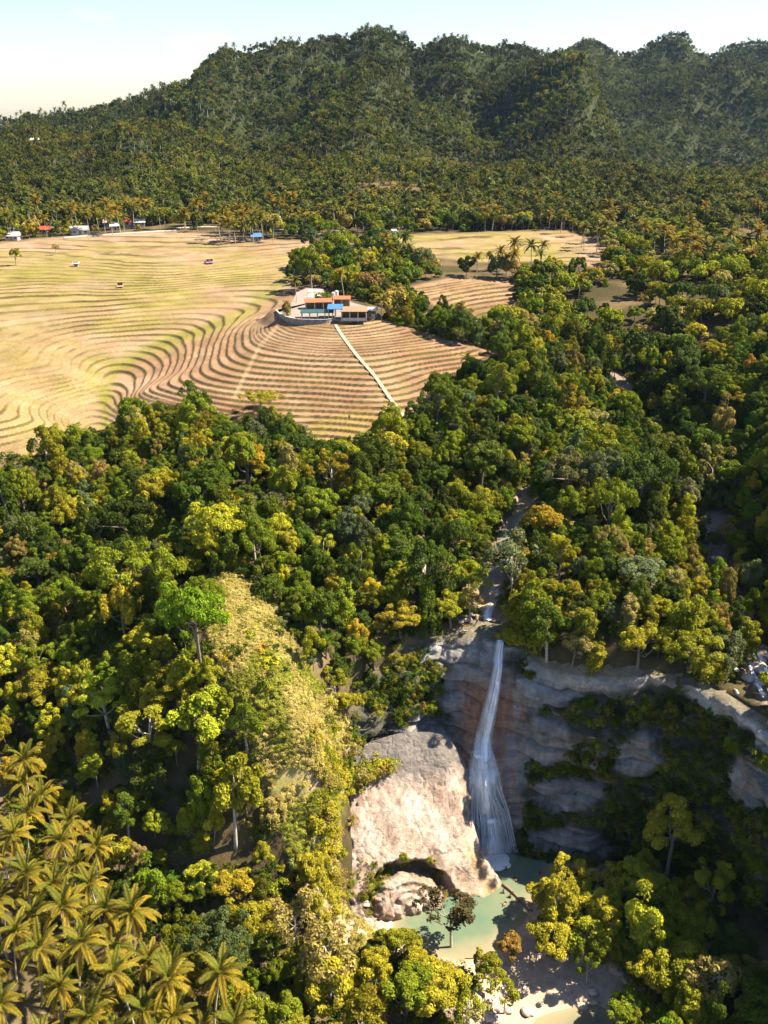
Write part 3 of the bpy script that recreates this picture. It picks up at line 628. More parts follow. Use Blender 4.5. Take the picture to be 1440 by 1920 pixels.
# foam where it lands
def blob(n, m, rx, ry, rz, seed, rough=.25, flat=False):
    th, ph = np.meshgrid(np.linspace(0, math.pi, n), np.linspace(0, 2 * math.pi, m, endpoint=False), indexing='ij')
    d = np.stack([np.sin(th) * np.cos(ph), np.sin(th) * np.sin(ph), np.cos(th)], -1)
    r = 1 + rough * 2 * fbm(d[..., 0] * 1.7 + 9 + d[..., 2], d[..., 1] * 1.7 + 5 - d[..., 2] * .7, seed, 3)
    V = d * r[..., None] * (rx, ry, rz)
    i = np.arange(n * m).reshape(n, m); j = np.roll(i, -1, 1)
    F = np.stack([i[:-1].ravel(), i[1:].ravel(), j[1:].ravel(), j[:-1].ravel()], 1)
    return V.reshape(-1, 3), F
M_FOAM = plain('foam', (.86, .86, .82), .6, .1, 2, bmp=.1)
V_, F_ = blob(16, 26, 3.2, 2.2, .5, 5, .45)
V_[:, 2] += fbm(V_[:, 0] * 2, V_[:, 1] * 2, 8, 3) * .35
obj('foam', mkmesh('foam', V_ + (0.3, -2.2, -.08), F_, [M_FOAM]), wf)
V_, F_ = blob(14, 20, 1.3, .7, .4, 6, .5); V_[:, 2] += fbm(V_[:, 0] * 3, V_[:, 1] * 3, 8, 3) * .4
obj('foam', mkmesh('foam', V_ + (np.array((17.0, cliff_front(17.0, 17.0) - .3, 17.2)) - np.array(wf.location)), F_, [M_FOAM]), wf)

# ------------------------------------------------------------------ plant building blocks
def unit(a): return a / (np.linalg.norm(a, axis=-1, keepdims=True) + 1e-9)
def leaves(pos, nrm, size, asp=.6, r=rng, jit=.35):
    n = len(pos); nrm = unit(nrm)
    t = unit(np.cross(nrm, r.normal(size=(n, 3)))); b = np.cross(nrm, t)
    s = (size * (1 + jit * r.normal(size=n)).clip(.4, 2))[:, None]
    fold = nrm * s * .12
    V = np.stack([pos - t * s * .5, pos + b * s * asp * .5 + fold, pos + t * s * .5, pos - b * s * asp * .5 + fold], 1).reshape(-1, 3)
    F = np.arange(4 * n).reshape(n, 4)
    return V, F
def crown_mesh(name, seed, rx, rz, zc, ncl, nleaf, leaf, rc=(.26, .44), fill=.0, low=-.25, shell=.62, drape=0):
    r = np.random.default_rng(seed)
    d = r.normal(size=(ncl * 3, 3)); d = unit(d); d = d[d[:, 2] > low][:ncl]; ncl = len(d)
    fr_ = shell + (1 - shell) * r.random(ncl) ** .6
    ex = 1 + .75 * fbm(d[:, 0] * 1.3 + 4, d[:, 1] * 1.3 + d[:, 2], seed, 2) * 2
    C = d * (fr_ * ex)[:, None] * (rx, rx, rz); RC = rx * (rc[0] + (rc[1] - rc[0]) * r.random(ncl))
    bright = .8 + .42 * r.random(ncl)
    p = RC ** 2; p = p / p.sum(); idx = r.choice(ncl, nleaf, p=p)
    dd = unit(r.normal(size=(nleaf, 3)) + .75 * d[idx] + (0, 0, .35))
    pos = C[idx] + dd * (RC[idx] * (.68 + .4 * r.random(nleaf)))[:, None] * (1, 1, .8)
    if drape:
        m = r.random(nleaf) < drape; pos[m, 2] -= r.random(m.sum()) * rz * 1.1
    pos[:, 2] += zc
    V, F = leaves(pos, dd + .55 * r.normal(size=dd.shape) + (0, 0, .25), leaf, .62, r)
    lv = np.repeat(bright[idx] * (.72 + .56 * r.random(nleaf)), 4)
    return V, F, lv, C + (0, 0, zc)
def trunk_geo(h, r0, C, seed, nlimb=6):
    r = np.random.default_rng(seed); mb = MB()
    bend = r.normal(size=2) * .35
    top = Vector((bend[0], bend[1], h))
    P = [Vector((bend[0] * t * t, bend[1] * t * t, h * t - .6 * (1 - t))) for t in np.linspace(0, 1, 6)]
    mb.tube(P, [r0 * (1.35 - .75 * t) for t in np.linspace(0, 1, 6)], 7)
    for i in r.choice(len(C), min(nlimb, len(C)), replace=False):
        e = Vector(C[i]) * .92; s = P[3 + int(r.integers(0, 3))]
        m_ = (s + e) / 2 + Vector(r.normal(size=3) * .25) + Vector((0, 0, -.25))
        mb.tube([s, m_, e], [r0 * .5, r0 * .33, r0 * .12], 5)
    return mb
# tree kinds: radius, half height, crown centre, clumps, leaves, leaf size, trunk
KINDS = {
    'round':    dict(rx=3.6, rz=3.0, zc=6.2, ncl=44, nleaf=8600, leaf=.35, rc=(.14, .32), shell=.5, h=5.2, r0=.26),
    'spreading': dict(rx=4.6, rz=2.2, zc=7.2, ncl=46, nleaf=8800, leaf=.35, h=6.0, r0=.30, low=-.1, rc=(.14, .30), shell=.5),
    'columnar': dict(rx=2.2, rz=4.6, zc=6.0, ncl=44, nleaf=7400, leaf=.34, h=8.0, r0=.22, low=-.9, rc=(.22, .5), drape=.2),
    'ragged':   dict(rx=3.4, rz=3.8, zc=7.0, ncl=24, nleaf=6000, leaf=.35, h=7.0, r0=.24, rc=(.16, .38), shell=.4, low=-.6),
    'dense':    dict(rx=4.0, rz=3.4, zc=5.6, ncl=60, nleaf=10500, leaf=.34, h=4.6, r0=.34, rc=(.15, .30), shell=.7),
    'airy':     dict(rx=3.2, rz=3.2, zc=7.0, ncl=20, nleaf=1900, leaf=.42, h=7.6, r0=.16, rc=(.22, .4), shell=.4, low=-.4),
    'vine_clad': dict(rx=3.2, rz=3.6, zc=5.0, ncl=40, nleaf=8600, leaf=.34, h=6.0, r0=.24, low=-.7, drape=.35, rc=(.15, .36), shell=.45),
}
PROTO = {}
for i, (kn, q) in enumerate(KINDS.items()):
    for var in range(2):
        q2 = {k: v for k, v in q.items() if k not in ('h', 'r0')}
        V_, F_, lv, C_ = crown_mesh(kn, 100 + i * 7 + var, **q2)
        cm = mkmesh('crown_' + kn, V_, F_, [M_LEAF], {'lv': lv}, smooth=False)
        tm = trunk_geo(q['h'], q['r0'], C_, 300 + i * 7 + var, 12 if kn == 'airy' else 7).mesh('trunk_' + kn, M_PALEBARK if kn in ('airy', 'ragged') else M_BARK, True)
        PROTO[kn, var] = (cm, tm)
def merged(name, parts):
    bm = bmesh.new(); mats = []
    lay = None
    V = []; F = []; A = []; FM = []; n = 0
    for (v, f, lv, mi) in parts:
        V.append(v); F.append(np.asarray(f) + n); A.append(np.broadcast_to(lv, (len(v),))); FM.append(np.full(len(f), mi)); n += len(v)
    bm.free()
    return np.concatenate(V), np.concatenate(F), np.concatenate(A), np.concatenate(FM)
def stick(h, r0):
    a = np.linspace(0, 2 * math.pi, 5)[:-1]; c_ = np.stack([np.cos(a), np.sin(a)], 1)
    V = np.concatenate([np.c_[c_ * r0, np.full(4, -.5)], np.c_[c_ * r0 * .5, np.full(4, h)]])
    return V, np.array([[i, (i + 1) % 4, 4 + (i + 1) % 4, 4 + i] for i in range(4)])
STORE = []                                                         # meshes scattered by the mass plantings
def store(name, me):
    o = bpy.data.objects.new(name, me); STORE.append(o); return o
def lod(name, seed, nleaf, leaf, **kw):
    V_, F_, lv, C_ = crown_mesh(name, seed, nleaf=nleaf, leaf=leaf, **kw); tv, tf = stick(kw['zc'], .22)
    V, F, A, FM = merged(name, [(V_, F_, lv, 0), (tv, tf, 1., 1)])
    return store(name, mkmesh(name, V, F, [M_LEAF, M_BARK], {'lv': A}, smooth=False, fmat=FM))
MID = [lod('tree_mass', 500, 1500, .85, rx=3.7, rz=3.0, zc=5.8, ncl=22), lod('tree_mass', 501, 1500, .85, rx=3.3, rz=4.0, zc=6.4, ncl=18, low=-.6),
       lod('tree_mass', 502, 1500, .85, rx=4.6, rz=2.6, zc=6.2, ncl=24), lod('tree_mass', 503, 1200, .8, rx=2.8, rz=2.2, zc=2.2, ncl=16)]
FAR = [lod('tree_far', 510, 700, 1.25, rx=4.2, rz=3.4, zc=5.0, ncl=14, rc=(.3, .5)), lod('tree_far', 511, 700, 1.25, rx=3.6, rz=4.6, zc=6.0, ncl=12, rc=(.3, .5), low=-.6),
       lod('tree_far', 512, 700, 1.3, rx=5.0, rz=3.0, zc=5.0, ncl=15, rc=(.28, .46))]
def shrub(name, seed, n, leaf, rx, rz):
    V_, F_, lv, C_ = crown_mesh(name, seed, rx, rz, rz * .5, 9, n, leaf, rc=(.35, .6), low=-.1)
    return store(name, mkmesh(name, V_, F_, [M_LEAF], {'lv': lv}, smooth=False))
SHRUB = [shrub('shrub', 520, 560, .28, 1.3, .9), shrub('shrub', 521, 560, .27, 1.0, 1.1), shrub('shrub', 522, 480, .25, 1.6, .6)]
def tuft(name, seed, n=70, h=.9, sp=.5):
    r = np.random.default_rng(seed); a = r.random(n) * 2 * math.pi; l = r.random(n) ** .5 * sp
    b = np.stack([np.cos(a) * l, np.sin(a) * l, np.zeros(n)], 1); hh = h * (.5 + .7 * r.random(n))
    tip = b + np.stack([np.cos(a) * hh * .45, np.sin(a) * hh * .45, hh], 1) + r.normal(size=(n, 3)) * .1
    w = np.stack([-np.sin(a), np.cos(a), np.zeros(n)], 1) * .09
    V = np.stack([b - w, b + w, tip + w * .2, tip - w * .2], 1).reshape(-1, 3)
    return store(name, mkmesh(name, V, np.arange(4 * n).reshape(n, 4), [M_LEAF], {'lv': np.repeat(.7 + .6 * r.random(n), 4)}, smooth=False))
TUFT = [tuft('tuft', 530), tuft('tuft', 531, 90, .7, .8)]
# palms
def frond_geo(L, e0, bend, nst, lw, wid, seed, droop=.55):
    r = np.random.default_rng(seed); t = np.linspace(0, 1, nst + 1); th = e0 - bend * t ** 1.25; ds = L / nst
    x = np.r_[0, np.cumsum(np.cos(th[:-1]) * ds)]; z = np.r_[0, np.cumsum(np.sin(th[:-1]) * ds)]
    V = []; F = []; lv = []
    def quad(a, b, c_, d_, q):
        k = len(V); V.extend((a, b, c_, d_)); F.append((k, k + 1, k + 2, k + 3)); lv.extend(q)
    for i in range(nst):
        w = .05 * (1 - t[i]) + .012
        quad((x[i], -w, z[i]), (x[i], w, z[i]), (x[i + 1], w * .9, z[i + 1]), (x[i + 1], -w * .9, z[i + 1]), (1.5,) * 4)
        if i < nst * .1: continue
        l = lw * math.sin(math.pi * (.14 + .80 * t[i])) ** .6 * (.85 + .3 * r.random())
        f = np.array((math.cos(th[i]), 0, math.sin(th[i]))); up_ = np.array((-math.sin(th[i]), 0, math.cos(th[i])))
        for s in (-1, 1):
            dr = droop * (.8 + .4 * r.random())
            dv = unit(np.array((0, s, 0)) * .8 + f * (.55 + .3 * t[i]) + up_ * .28); dv2 = unit(dv + np.array((0, 0, -1.)) * dr * 1.5)
            p0 = np.array((x[i], 0, z[i])); p1 = p0 + dv * l * .55; p2 = p1 + dv2 * l * .5
            n_ = f * wid * .5; g = .7 + .5 * r.random()
            quad(p0 - n_, p0 + n_, p1 + n_ * .9, p1 - n_ * .9, (g * .7, g * .7, g * 1.1, g * 1.1))
            quad(p1 - n_ * .9, p1 + n_ * .9, p2 + n_ * .12, p2 - n_ * .12, (g * 1.15, g * 1.15, g * 1.35, g * 1.35))
    return np.array(V), np.array(F), np.array(lv)
FR = []
for i, (e0, bd) in enumerate(((75, 45), (55, 75), (30, 85), (5, 80), (-20, 60))):
    V_, F_, lv = frond_geo(4.3, R(e0), R(bd), 26, .82, .15, 600 + i)
    FR.append(mkmesh('frond', V_, F_, [M_FROND], {'lv': lv}, smooth=False))
def rotz(V, a): c_, s_ = math.cos(a), math.sin(a); return V @ np.array([[c_, s_, 0], [-s_, c_, 0], [0, 0, 1]])
def palm_crown(seed, n, nst, wid, zc=0, L=4.2):
    r = np.random.default_rng(seed); parts = []
    for k in range(n):
        q = k / n; e0 = 78 - 100 * q + r.normal() * 6
        V_, F_, lv = frond_geo(L * (.85 + .25 * r.random()), R(e0), R(55 + 35 * r.random()), nst, 1.0, wid, seed * 31 + k)
        parts.append((rotz(V_, k * 2.399 + r.normal() * .15) + (0, 0, zc), F_, lv * (.85 + .3 * r.random()), 0))
    return parts
PALMC = []
for i in range(3):
    V, F, A, FM = merged('palm_crown', palm_crown(40 + i, 18, 9, .50)); PALMC.append(mkmesh('palm_crown', V, F, [M_FROND], {'lv': A}, smooth=False))
def palm_trunk(h, lean, seed, n=8):
    r = random.Random(seed); a = r.random() * 6.28
    P = [(math.cos(a) * lean * t ** 1.7, math.sin(a) * lean * t ** 1.7, -.7 + (h + .7) * t) for t in np.linspace(0, 1, n)]
    return MB().tube(P, [.20 - .07 * t for t in np.linspace(0, 1, n)], 6).mesh('palm_trunk', M_PALEBARK, True), P[-1]
PTR = [palm_trunk(8.5 + i * 1.2, .5 + .4 * i, 70 + i) for i in range(4)]
PALMFAR = []
for i in range(2):
    tv, tf = stick(9., .2); V, F, A, FM = merged('palm_far', palm_crown(60 + i, 14, 5, .8, 9.0) + [(tv, tf, 1., 1)])
    PALMFAR.append(store('palm_far', mkmesh('palm_far', V, F, [M_FROND, M_PALEBARK], {'lv': A}, smooth=False, fmat=FM)))

# ------------------------------------------------------------------ mass planting (geometry nodes)
def scatter(name, pos, rot, scl, idx, tint, protos, label, category):
    n = len(pos); me = bpy.data.meshes.new(name); me.vertices.add(n); me.vertices.foreach_set('co', np.asarray(pos, np.float32).ravel())
    for nm, a in (('rot', rot), ('scl', scl), ('tint', tint)):
        at = me.attributes.new(nm, 'FLOAT_VECTOR', 'POINT'); at.data.foreach_set('vector', np.asarray(a, np.float32).ravel())
    at = me.attributes.new('idx', 'INT', 'POINT'); at.data.foreach_set('value', np.asarray(idx, np.int32))
    o = obj(name, me, kind='stuff', label=label, category=category)
    ng = bpy.data.node_groups.new(name, 'GeometryNodeTree')
    ng.interface.new_socket('Geometry', in_out='INPUT', socket_type='NodeSocketGeometry'); ng.interface.new_socket('Geometry', in_out='OUTPUT', socket_type='NodeSocketGeometry')
    N = ng.nodes; gi = N.new('NodeGroupInput'); go = N.new('NodeGroupOutput'); jo = N.new('GeometryNodeJoinGeometry'); ip = N.new('GeometryNodeInstanceOnPoints')
    for p in protos:
        oi = N.new('GeometryNodeObjectInfo'); oi.inputs['Object'].default_value = p; oi.inputs['As Instance'].default_value = True
        ng.links.new(oi.outputs['Geometry'], jo.inputs[0])
    def na(nm, t):
        a = N.new('GeometryNodeInputNamedAttribute'); a.data_type = t; a.inputs['Name'].default_value = nm; return [s for s in a.outputs if s.enabled][0]
    e2r = N.new('FunctionNodeEulerToRotation')
    ng.links.new(na('rot', 'FLOAT_VECTOR'), e2r.inputs[0])
    ng.links.new(gi.outputs[0], ip.inputs['Points']); ng.links.new(jo.outputs[0], ip.inputs['Instance']); ip.inputs['Pick Instance'].default_value = True
    ng.links.new(na('idx', 'INT'), ip.inputs['Instance Index']); ng.links.new(e2r.outputs[0], ip.inputs['Rotation']); ng.links.new(na('scl', 'FLOAT_VECTOR'), ip.inputs['Scale'])
    ng.links.new(ip.outputs[0], go.inputs[0])
    md = o.modifiers.new('scatter', 'NODES'); md.node_group = ng
    return o
TINTS = np.array([(.078, .115, .010), (.145, .182, .011), (.220, .228, .015), (.305, .275, .020), (.275, .225, .062), (.115, .140, .055), (.30, .19, .035), (.050, .078, .010)])
TNAME = ['deep-green', 'leaf-green', 'olive-green', 'yellow-green', 'tan-olive', 'grey-green', 'orange-brown', 'dark-green']
def pick_tint(n, w, var=.16, r=rng):
    w = np.asarray(w, float); k = r.choice(len(w), n, p=w / w.sum())
    return TINTS[k] * (1 + var * r.normal(size=(n, 1))).clip(.5, 1.6) * (1 + .06 * r.normal(size=(n, 3))), k
def yaw(n, r=rng, tilt=.08): return np.stack([r.normal(size=n) * tilt, r.normal(size=n) * tilt, r.random(n) * 6.283], 1)

# forest on the mountains
ys = []; xs = []
yy = 540.0
while yy < 2700:
    sp = 4.7 + 3.0 * min(1, (yy - 540) / 900); k_ = np.arange((-.60 if yy < 1900 else .1) * yy, .60 * yy, sp); xs.append(k_ + rng.normal(size=len(k_)) * sp * .35); ys.append(yy + rng.normal(size=len(k_)) * sp * .35); yy += sp
X, Y = np.concatenate(xs), np.concatenate(ys)
gap = fbm(X / 60, Y / 60, 101); keep = rng.random(len(X)) > sstep(.10, .30, gap) * .7 * (1 - sstep(700, 1000, Y))
X, Y = X[keep], Y[keep]; Z = Hgt(X, Y)
hl = sstep(600, 1500, Y)
T1, _ = pick_tint(len(X), (3, 4, 3, 1.0, .8, 1, 0, 2.4), .1); T2, _ = pick_tint(len(X), (4, 3, .8, .1, .2, 2, 0, 3), .08)
m = (rng.random(len(X)) < hl * 1.1); T = np.where(m[:, None], T2 * .6 + np.array((.07, .095, .018)) * .4, T1 * .75 + np.array((.12, .125, .022)) * .25) * (.50 + fbm(X / 70, Y / 70, 131)[:, None] * .9)
s = (.52 + .42 * rng.random(len(X)) ** 1.5) * (1 + .22 * sstep(800, 1400, Y)) * (.85 + .35 * sstep(-.3, .3, fbm(X / 30, Y / 30, 133)))
pl = (rng.random(len(X)) < .14 * (1 - sstep(560, 700, Y))) ; idx = rng.integers(0, 3, len(X)); idx[pl] = 3 + rng.integers(0, 2, pl.sum())
T[pl] = np.array((.11, .13, .03)) * (1 + .25 * rng.normal(size=(pl.sum(), 1)))
scl = np.stack([s, s, s * (.85 + .4 * rng.random(len(X)))], 1); scl[pl] = (.9 + .3 * rng.random((pl.sum(), 1)))
scatter('mountain_forest', np.c_[X, Y, Z - .5], yaw(len(X)), scl, idx, T, FAR + PALMFAR, 'dense green forest covering the mountains behind the village', 'forest')

# ------------------------------------------------------------------ labels
USED = set()
ONES = 'zero one two three four five six seven eight nine ten eleven twelve thirteen fourteen fifteen sixteen seventeen eighteen nineteen'.split()
TENS = 'zero ten twenty thirty forty fifty sixty seventy eighty ninety'.split()
def words(n):
    n = int(round(min(max(n, 0), 100)))
    return 'hundred' if n == 100 else ONES[n] if n < 20 else TENS[n // 10] + ('' if n % 10 == 0 else '-' + ONES[n % 10])
def where(u, v):
    if v < 440: return 'near the village' if v > 370 else 'on the mountainside'
    if v < 560 and u < 560: return 'on the terraces'
    if v < 870: return 'by the terraces' if u < 780 else 'in the woods'
    if v < 1130: return 'below the terraces' if u < 900 else 'above the cliff'
    if u < 700: return 'by the palms' if (v > 1420 and u < 330) else ('near the slab' if (u > 520 and v > 1420) else 'on the slope')
    if v < 1330: return 'on the clifftop'
    return 'by the pools' if u < 1060 else 'in the basin'
def lab(head, u, v):
    u, v = min(max(u, 0), 1440), min(max(v, 0), 1920)
    for du, dv in ((0, 0), (.7, 0), (-.7, 0), (0, .7), (0, -.7), (1, 1), (-1, 1), (1, -1), (-1, -1), (1.6, 0), (-1.6, 0), (0, 1.6), (0, -1.6), (2, 1), (-2, 1), (2, -1), (-2, -1), (2.6, 0), (-2.6, 0), (0, 2.4), (0, -2.4)):
        s = f'{head} {where(u, v)}, {words(u / 14.4 + du)} percent across, {words(v / 19.2 + dv)} percent down'
        if s not in USED: break
    USED.add(s); return s
def on_ground(u, v, tmax=2500):
    x, y, d = ray(u, v); t = np.exp(np.linspace(math.log(75), math.log(tmax), 220))
    for n_ in (24, 0):
        g = CAMZ + d * t - Hgt(x * t, y * t); k = max(1, int(np.argmax(g < 0))); a_, b_ = t[k - 1], t[k]; ga, gb = g[k - 1], g[k]
        if n_: t = np.linspace(a_, b_, n_)
    t1 = a_ + (b_ - a_) * ga / (ga - gb + 1e-9)
    return (x * t1, y * t1, CAMZ + d * t1)

# ------------------------------------------------------------------ near trees, each a thing of its own
HEADS = {'round': 'bushy', 'spreading': 'spreading', 'columnar': 'column-shaped', 'ragged': 'ragged', 'dense': 'domed', 'airy': 'airy', 'vine_clad': 'vine-draped'}
NT = 0
def tree(kind, loc, s, tint, tname, var=None, group='broadleaf trees of the valley forest', sz=1.0, name='broadleaf_tree', head=None):
    global NT
    var = NT % 2 if var is None else var; NT += 1
    q = KINDS[kind]; cm, tm = PROTO[kind, var]
    u, v, d = proj(loc[0], loc[1], loc[2] + q['zc'] * s * sz)
    size = 'small' if s < .55 else ('tall' if s * sz > .85 else 'mid-sized')
    e = obj(name, None, loc=(loc[0], loc[1], loc[2] - .15), rot=(random.uniform(-.1, .1), random.uniform(-.1, .1), random.random() * 6.283), scl=(s * random.uniform(.78, 1.28), s * random.uniform(.78, 1.28), s * sz), label=lab(f'{size} {tname} {head or HEADS[kind]} tree', float(u), float(v)), category='tree', group=group)
    obj('trunk', tm, e); cr_ = obj('crown', cm, e); cr_['tint'] = [float(t) for t in tint]
    return e
SPECIAL = [  # base pixel, kind, scale, tint index, stretch
    (584, 545, 'dense', 1.55, 1, 1.15), (846, 1782, 'airy', 1.05, 8, 1.0), (955, 1800, 'round', .62, 6, .9), (712, 1935, 'columnar', .75, 6, 1.0),
    (1045, 1745, 'ragged', .95, 3, 1.0), (1085, 1725, 'round', .85, 2, 1.0), (1120, 1760, 'round', .85, 3, 1.0), (1040, 1800, 'spreading', .7, 3, 1.0), (1090, 1800, 'ragged', .8, 2, 1.0),
    (1250, 1765, 'dense', .95, 1, 1.0), (1215, 1885, 'round', .95, 3, 1.0), (1280, 1880, 'spreading', .9, 2, 1.0), (1330, 1930, 'airy', 1.2, 4, 1.0), (1165, 1945, 'round', .8, 1, 1.0),
    (1250, 1640, 'ragged', 1.25, 3, 1.2), (1330, 1720, 'ragged', .9, 2, 1.1), (1150, 1700, 'airy', .8, 3, 1.0), (1290, 1950, 'round', 1.0, 2, 1.0), (1400, 1960, 'round', 1.1, 0, 1.0), (1380, 1830, 'vine_clad', 1.0, 7, 1.0),
    (958, 1222, 'round', .55, 3, .9), (985, 1205, 'columnar', 1.05, 1, 1.2), (1000, 1225, 'columnar', .9, 2, 1.15), (962, 1150, 'airy', 1.3, 5, 1.15), (1025, 1240, 'ragged', .95, 0, 1.2),
    (1072, 1252, 'round', .75, 4, 1.0), (1110, 1262, 'columnar', .6, 3, 1.0), (1195, 1258, 'round', .9, 3, 1.1), (1290, 1255, 'spreading', .75, 2, 1.0), (1350, 1255, 'vine_clad', .85, 5, 1.0), (1395, 1240, 'columnar', .8, 2, 1.0),
    (845, 1175, 'round', .7, 2, 1.0), (880, 1165, 'ragged', .6, 4, 1.0), (800, 1190, 'vine_clad', .85, 0, 1.1),
    (538, 595, 'columnar', .62, 4, .9), (608, 572, 'dense', .45, 1, 1.0), (490, 770, 'spreading', .62, 3, .8), (30, 497, 'round', .62, 2, 1.3), (105, 478, 'airy', .5, 4, 1.0), (150, 868, 'vine_clad', 1.05, 1, 1.2), (110, 862, 'vine_clad', .9, 2, 1.2),
    (780, 1822, 'round', .6, 3, 1.0), (738, 1806, 'round', .7, 2, 1.0), (905, 1842, 'ragged', .5, 3, 1.0), (1020, 1722, 'round', .7, 3, 1.0), (1062, 1702, 'ragged', .8, 3, 1.0), (1142, 1736, 'round', .75, 2, 1.0), (1100, 1845, 'ragged', .75, 1, 1.0), (1150, 1800, 'vine_clad', .7, 2, 1.0),
    (640, 1275, 'vine_clad', .6, 0, 1.0), (665, 1245, 'round', .6, 1, 1.0), (690, 1300, 'vine_clad', .55, 7, 1.1), (612, 1235, 'round', .55, 0, 1.0), (702, 1255, 'round', .55, 1, 1.0), (676, 1335, 'round', .5, 2, 1.0), (630, 1310, 'ragged', .5, 2, 1.0),
    (650, 1350, 'round', .6, 3, 1.0), (690, 1420, 'round', .5, 3, .9), (700, 1480, 'spreading', .5, 3, .8), (655, 1440, 'airy', .6, 4, 1.0), (735, 1290, 'ragged', .7, 2, 1.0),
    (560, 1800, 'airy', 1.0, 4, 1.3), (620, 1880, 'airy', 1.1, 4, 1.3), (600, 1760, 'ragged', .9, 3, 1.1), (640, 1930, 'ragged', 1.0, 3, 1.1), (760, 1905, 'round', 1.0, 1, 1.0), (830, 1900, 'round', .85, 3, 1.0),
    (700, 1860, 'round', .95, 3, .9), (790, 1860, 'round', .7, 3, .9), (880, 1940, 'airy', .8, 2, 1.0), (920, 1860, 'ragged', .6, 2, 1.0), (945, 1900, 'airy', .65, 2, 1.0), (700, 1810, 'dense', .5, 7, .9), (610, 1590, 'airy', .7, 3, 1.0), (590, 1660, 'round', .7, 3, 1.0)]
TINTS = np.concatenate([TINTS, [(.070, .058, .022)]]); TNAME.append('brown-leaved')
TREES = []
for (u, v, kind, s, ti, sz) in SPECIAL:
    p = on_ground(u, v); TREES.append((p, kind, s, TINTS[ti] * random.uniform(.9, 1.12), TNAME[ti], sz, True))
# forest filling the rest
sp = 3.5; X, Y = np.meshgrid(np.arange(-125, 125, sp), np.arange(70, 300, sp)); X = (X + (np.arange(X.shape[0]) % 2)[:, None] * sp / 2 + rng.normal(size=X.shape) * .95).ravel(); Y = (Y + rng.normal(size=Y.shape) * .95).ravel()
Z = Hgt(X, Y); U, V, D = proj(X, Y, Z)
ok = (np.abs(U - 720) < 860) & (V < 2120) & ~infield(X, Y, Z)
for P, mar in ((SPUR, 6), (SLAB, 8), (PALMS_NEAR, 4), (LOWER_STREAM, 8)):
    ok &= ~(inpoly(U, V, P) | (pdist(U, V, P) < mar))
inb = inpoly(X, Y, BOWL); rimd = pdist(X, Y, [tuple(p[:2]) for p in RIMC], False)
ok &= ~((rimd < np.where(inb, 8, np.where(X > 24, 3.4, 2.2))) & (X > -5))
ok &= ~(inb & (U > 740) & (U < 1180) & (V < 2000)) & ~(inb & (X > -4) & (V < 1640))
ok &= ~((pdist(X, Y, STREAM, False) < 3.4) & (Y < 200)) & ~(pdist(X, Y, GORGE, False) < 1.3)
ok &= ~(((U - 1415) / 48) ** 2 + ((V - 1275) / 75) ** 2 < 1)
ok &= ~((np.hypot(U - 440, V - 930) < 30) | (np.hypot(U - 60, V - 985) < 20))
u2, v2, _d = proj(X, Y, Z + 3.6); ok &= ~(inpoly(u2, v2, SPUR) & (v2 < 1660))
u2, v2, _d = proj(X, Y, Z + 5.4); ok &= ~(inpoly(u2, v2, SPUR) & (v2 < 1640))
u2, v2, _d = proj(X, Y, Z + 6.0); ok &= ~((Y > 150) & (inpoly(u2, v2 + 6, FIELD_A) | inpoly(u2, v2 + 6, FIELD_B)))
for (p, *_r) in TREES: ok &= np.hypot(X - p[0], Y - p[1]) > 2.4
ok &= ~((np.hypot(X - HOUSE[0], Y - HOUSE[1] - 6) < 23))
X, Y, Z, U, V = X[ok], Y[ok], Z[ok], U[ok], V[ok]; n = len(X)
f1 = fbm(X / 25, Y / 25, 141)
left = sstep(760, 300, U) * sstep(1150, 1500, V)
kinds = list(KINDS)
for i in range(n):
    w = np.array((3, 4, 2.8, 1.4, .5, .8, .03, 2.0)) if U[i] < 760 else np.array((4, 4, 1.8, .6, .7, 1.3, .06, 4))
    if V[i] > 1250 and U[i] < 760: w = np.array((1.4, 3.5, 4, 3.6, 1.0, .7, .08, .6))
    if U[i] > 950 and 1000 < V[i] < 1300: w = np.array((1.6, 2, 2.4, 1.4, .9, 1.2, .04, 1))
    k = rng.choice(8, p=w / w.sum()); kind = kinds[rng.choice(7, p=np.array((.20, .10, .18, .20, .10, .05, .17)))]
    s = float(np.clip(rng.normal(.54 + .22 * f1[i], .13) + (.3 if rng.random() < .13 else 0), .30, 1.1))
    if U[i] > 1000 and V[i] < 1000: s *= 1.12
    TREES.append(((X[i], Y[i], Z[i]), kind, s, TINTS[k] * (1 + .15 * rng.normal()) * (1 + .07 * rng.normal(size=3)), TNAME[k], float(rng.uniform(.85, 1.45)), False))
def shown(t):
    p, kind, s = t[0], t[1], t[2]; u, v, d = proj(p[0], p[1], p[2] + 5 * s)
    r = 4 * s * FPX / d
    return (10 if t[6] else r) if (-r < u < 1440 + r and -r < v < 1920 + r) else -1
TREES.sort(key=lambda t: (not t[6], -shown(t)))
indiv = [t for t in TREES if shown(t) > 0][:298]; rest = [t for t in TREES if t not in indiv] if False else TREES[298:]
indiv = TREES[:298]
for (p, kind, s, tint, tn, sz, sp_) in indiv: tree(kind, p, s, tint, tn, sz=sz)
STORED_NEAR = [store('tree_near', None) for _ in ()]
def near_store(kn):
    cm, tm = PROTO[kn, 0]
    V = np.empty(len(cm.vertices) * 3, np.float32); cm.vertices.foreach_get('co', V); A = np.empty(len(cm.vertices), np.float32); cm.attributes['lv'].data.foreach_get('value', A)
    tv, tf = stick(KINDS[kn]['h'], .2); v, f, a, fm = merged(kn, [(V.reshape(-1, 3), np.arange(len(A)).reshape(-1, 4), A, 0), (tv, tf, 1., 1)])
    return store('tree_near', mkmesh('tree_near', v, f, [M_LEAF, M_BARK], {'lv': a}, smooth=False, fmat=fm))
NEARP = {k: i for i, k in enumerate(KINDS)}; NEARO = [near_store(k) for k in KINDS]
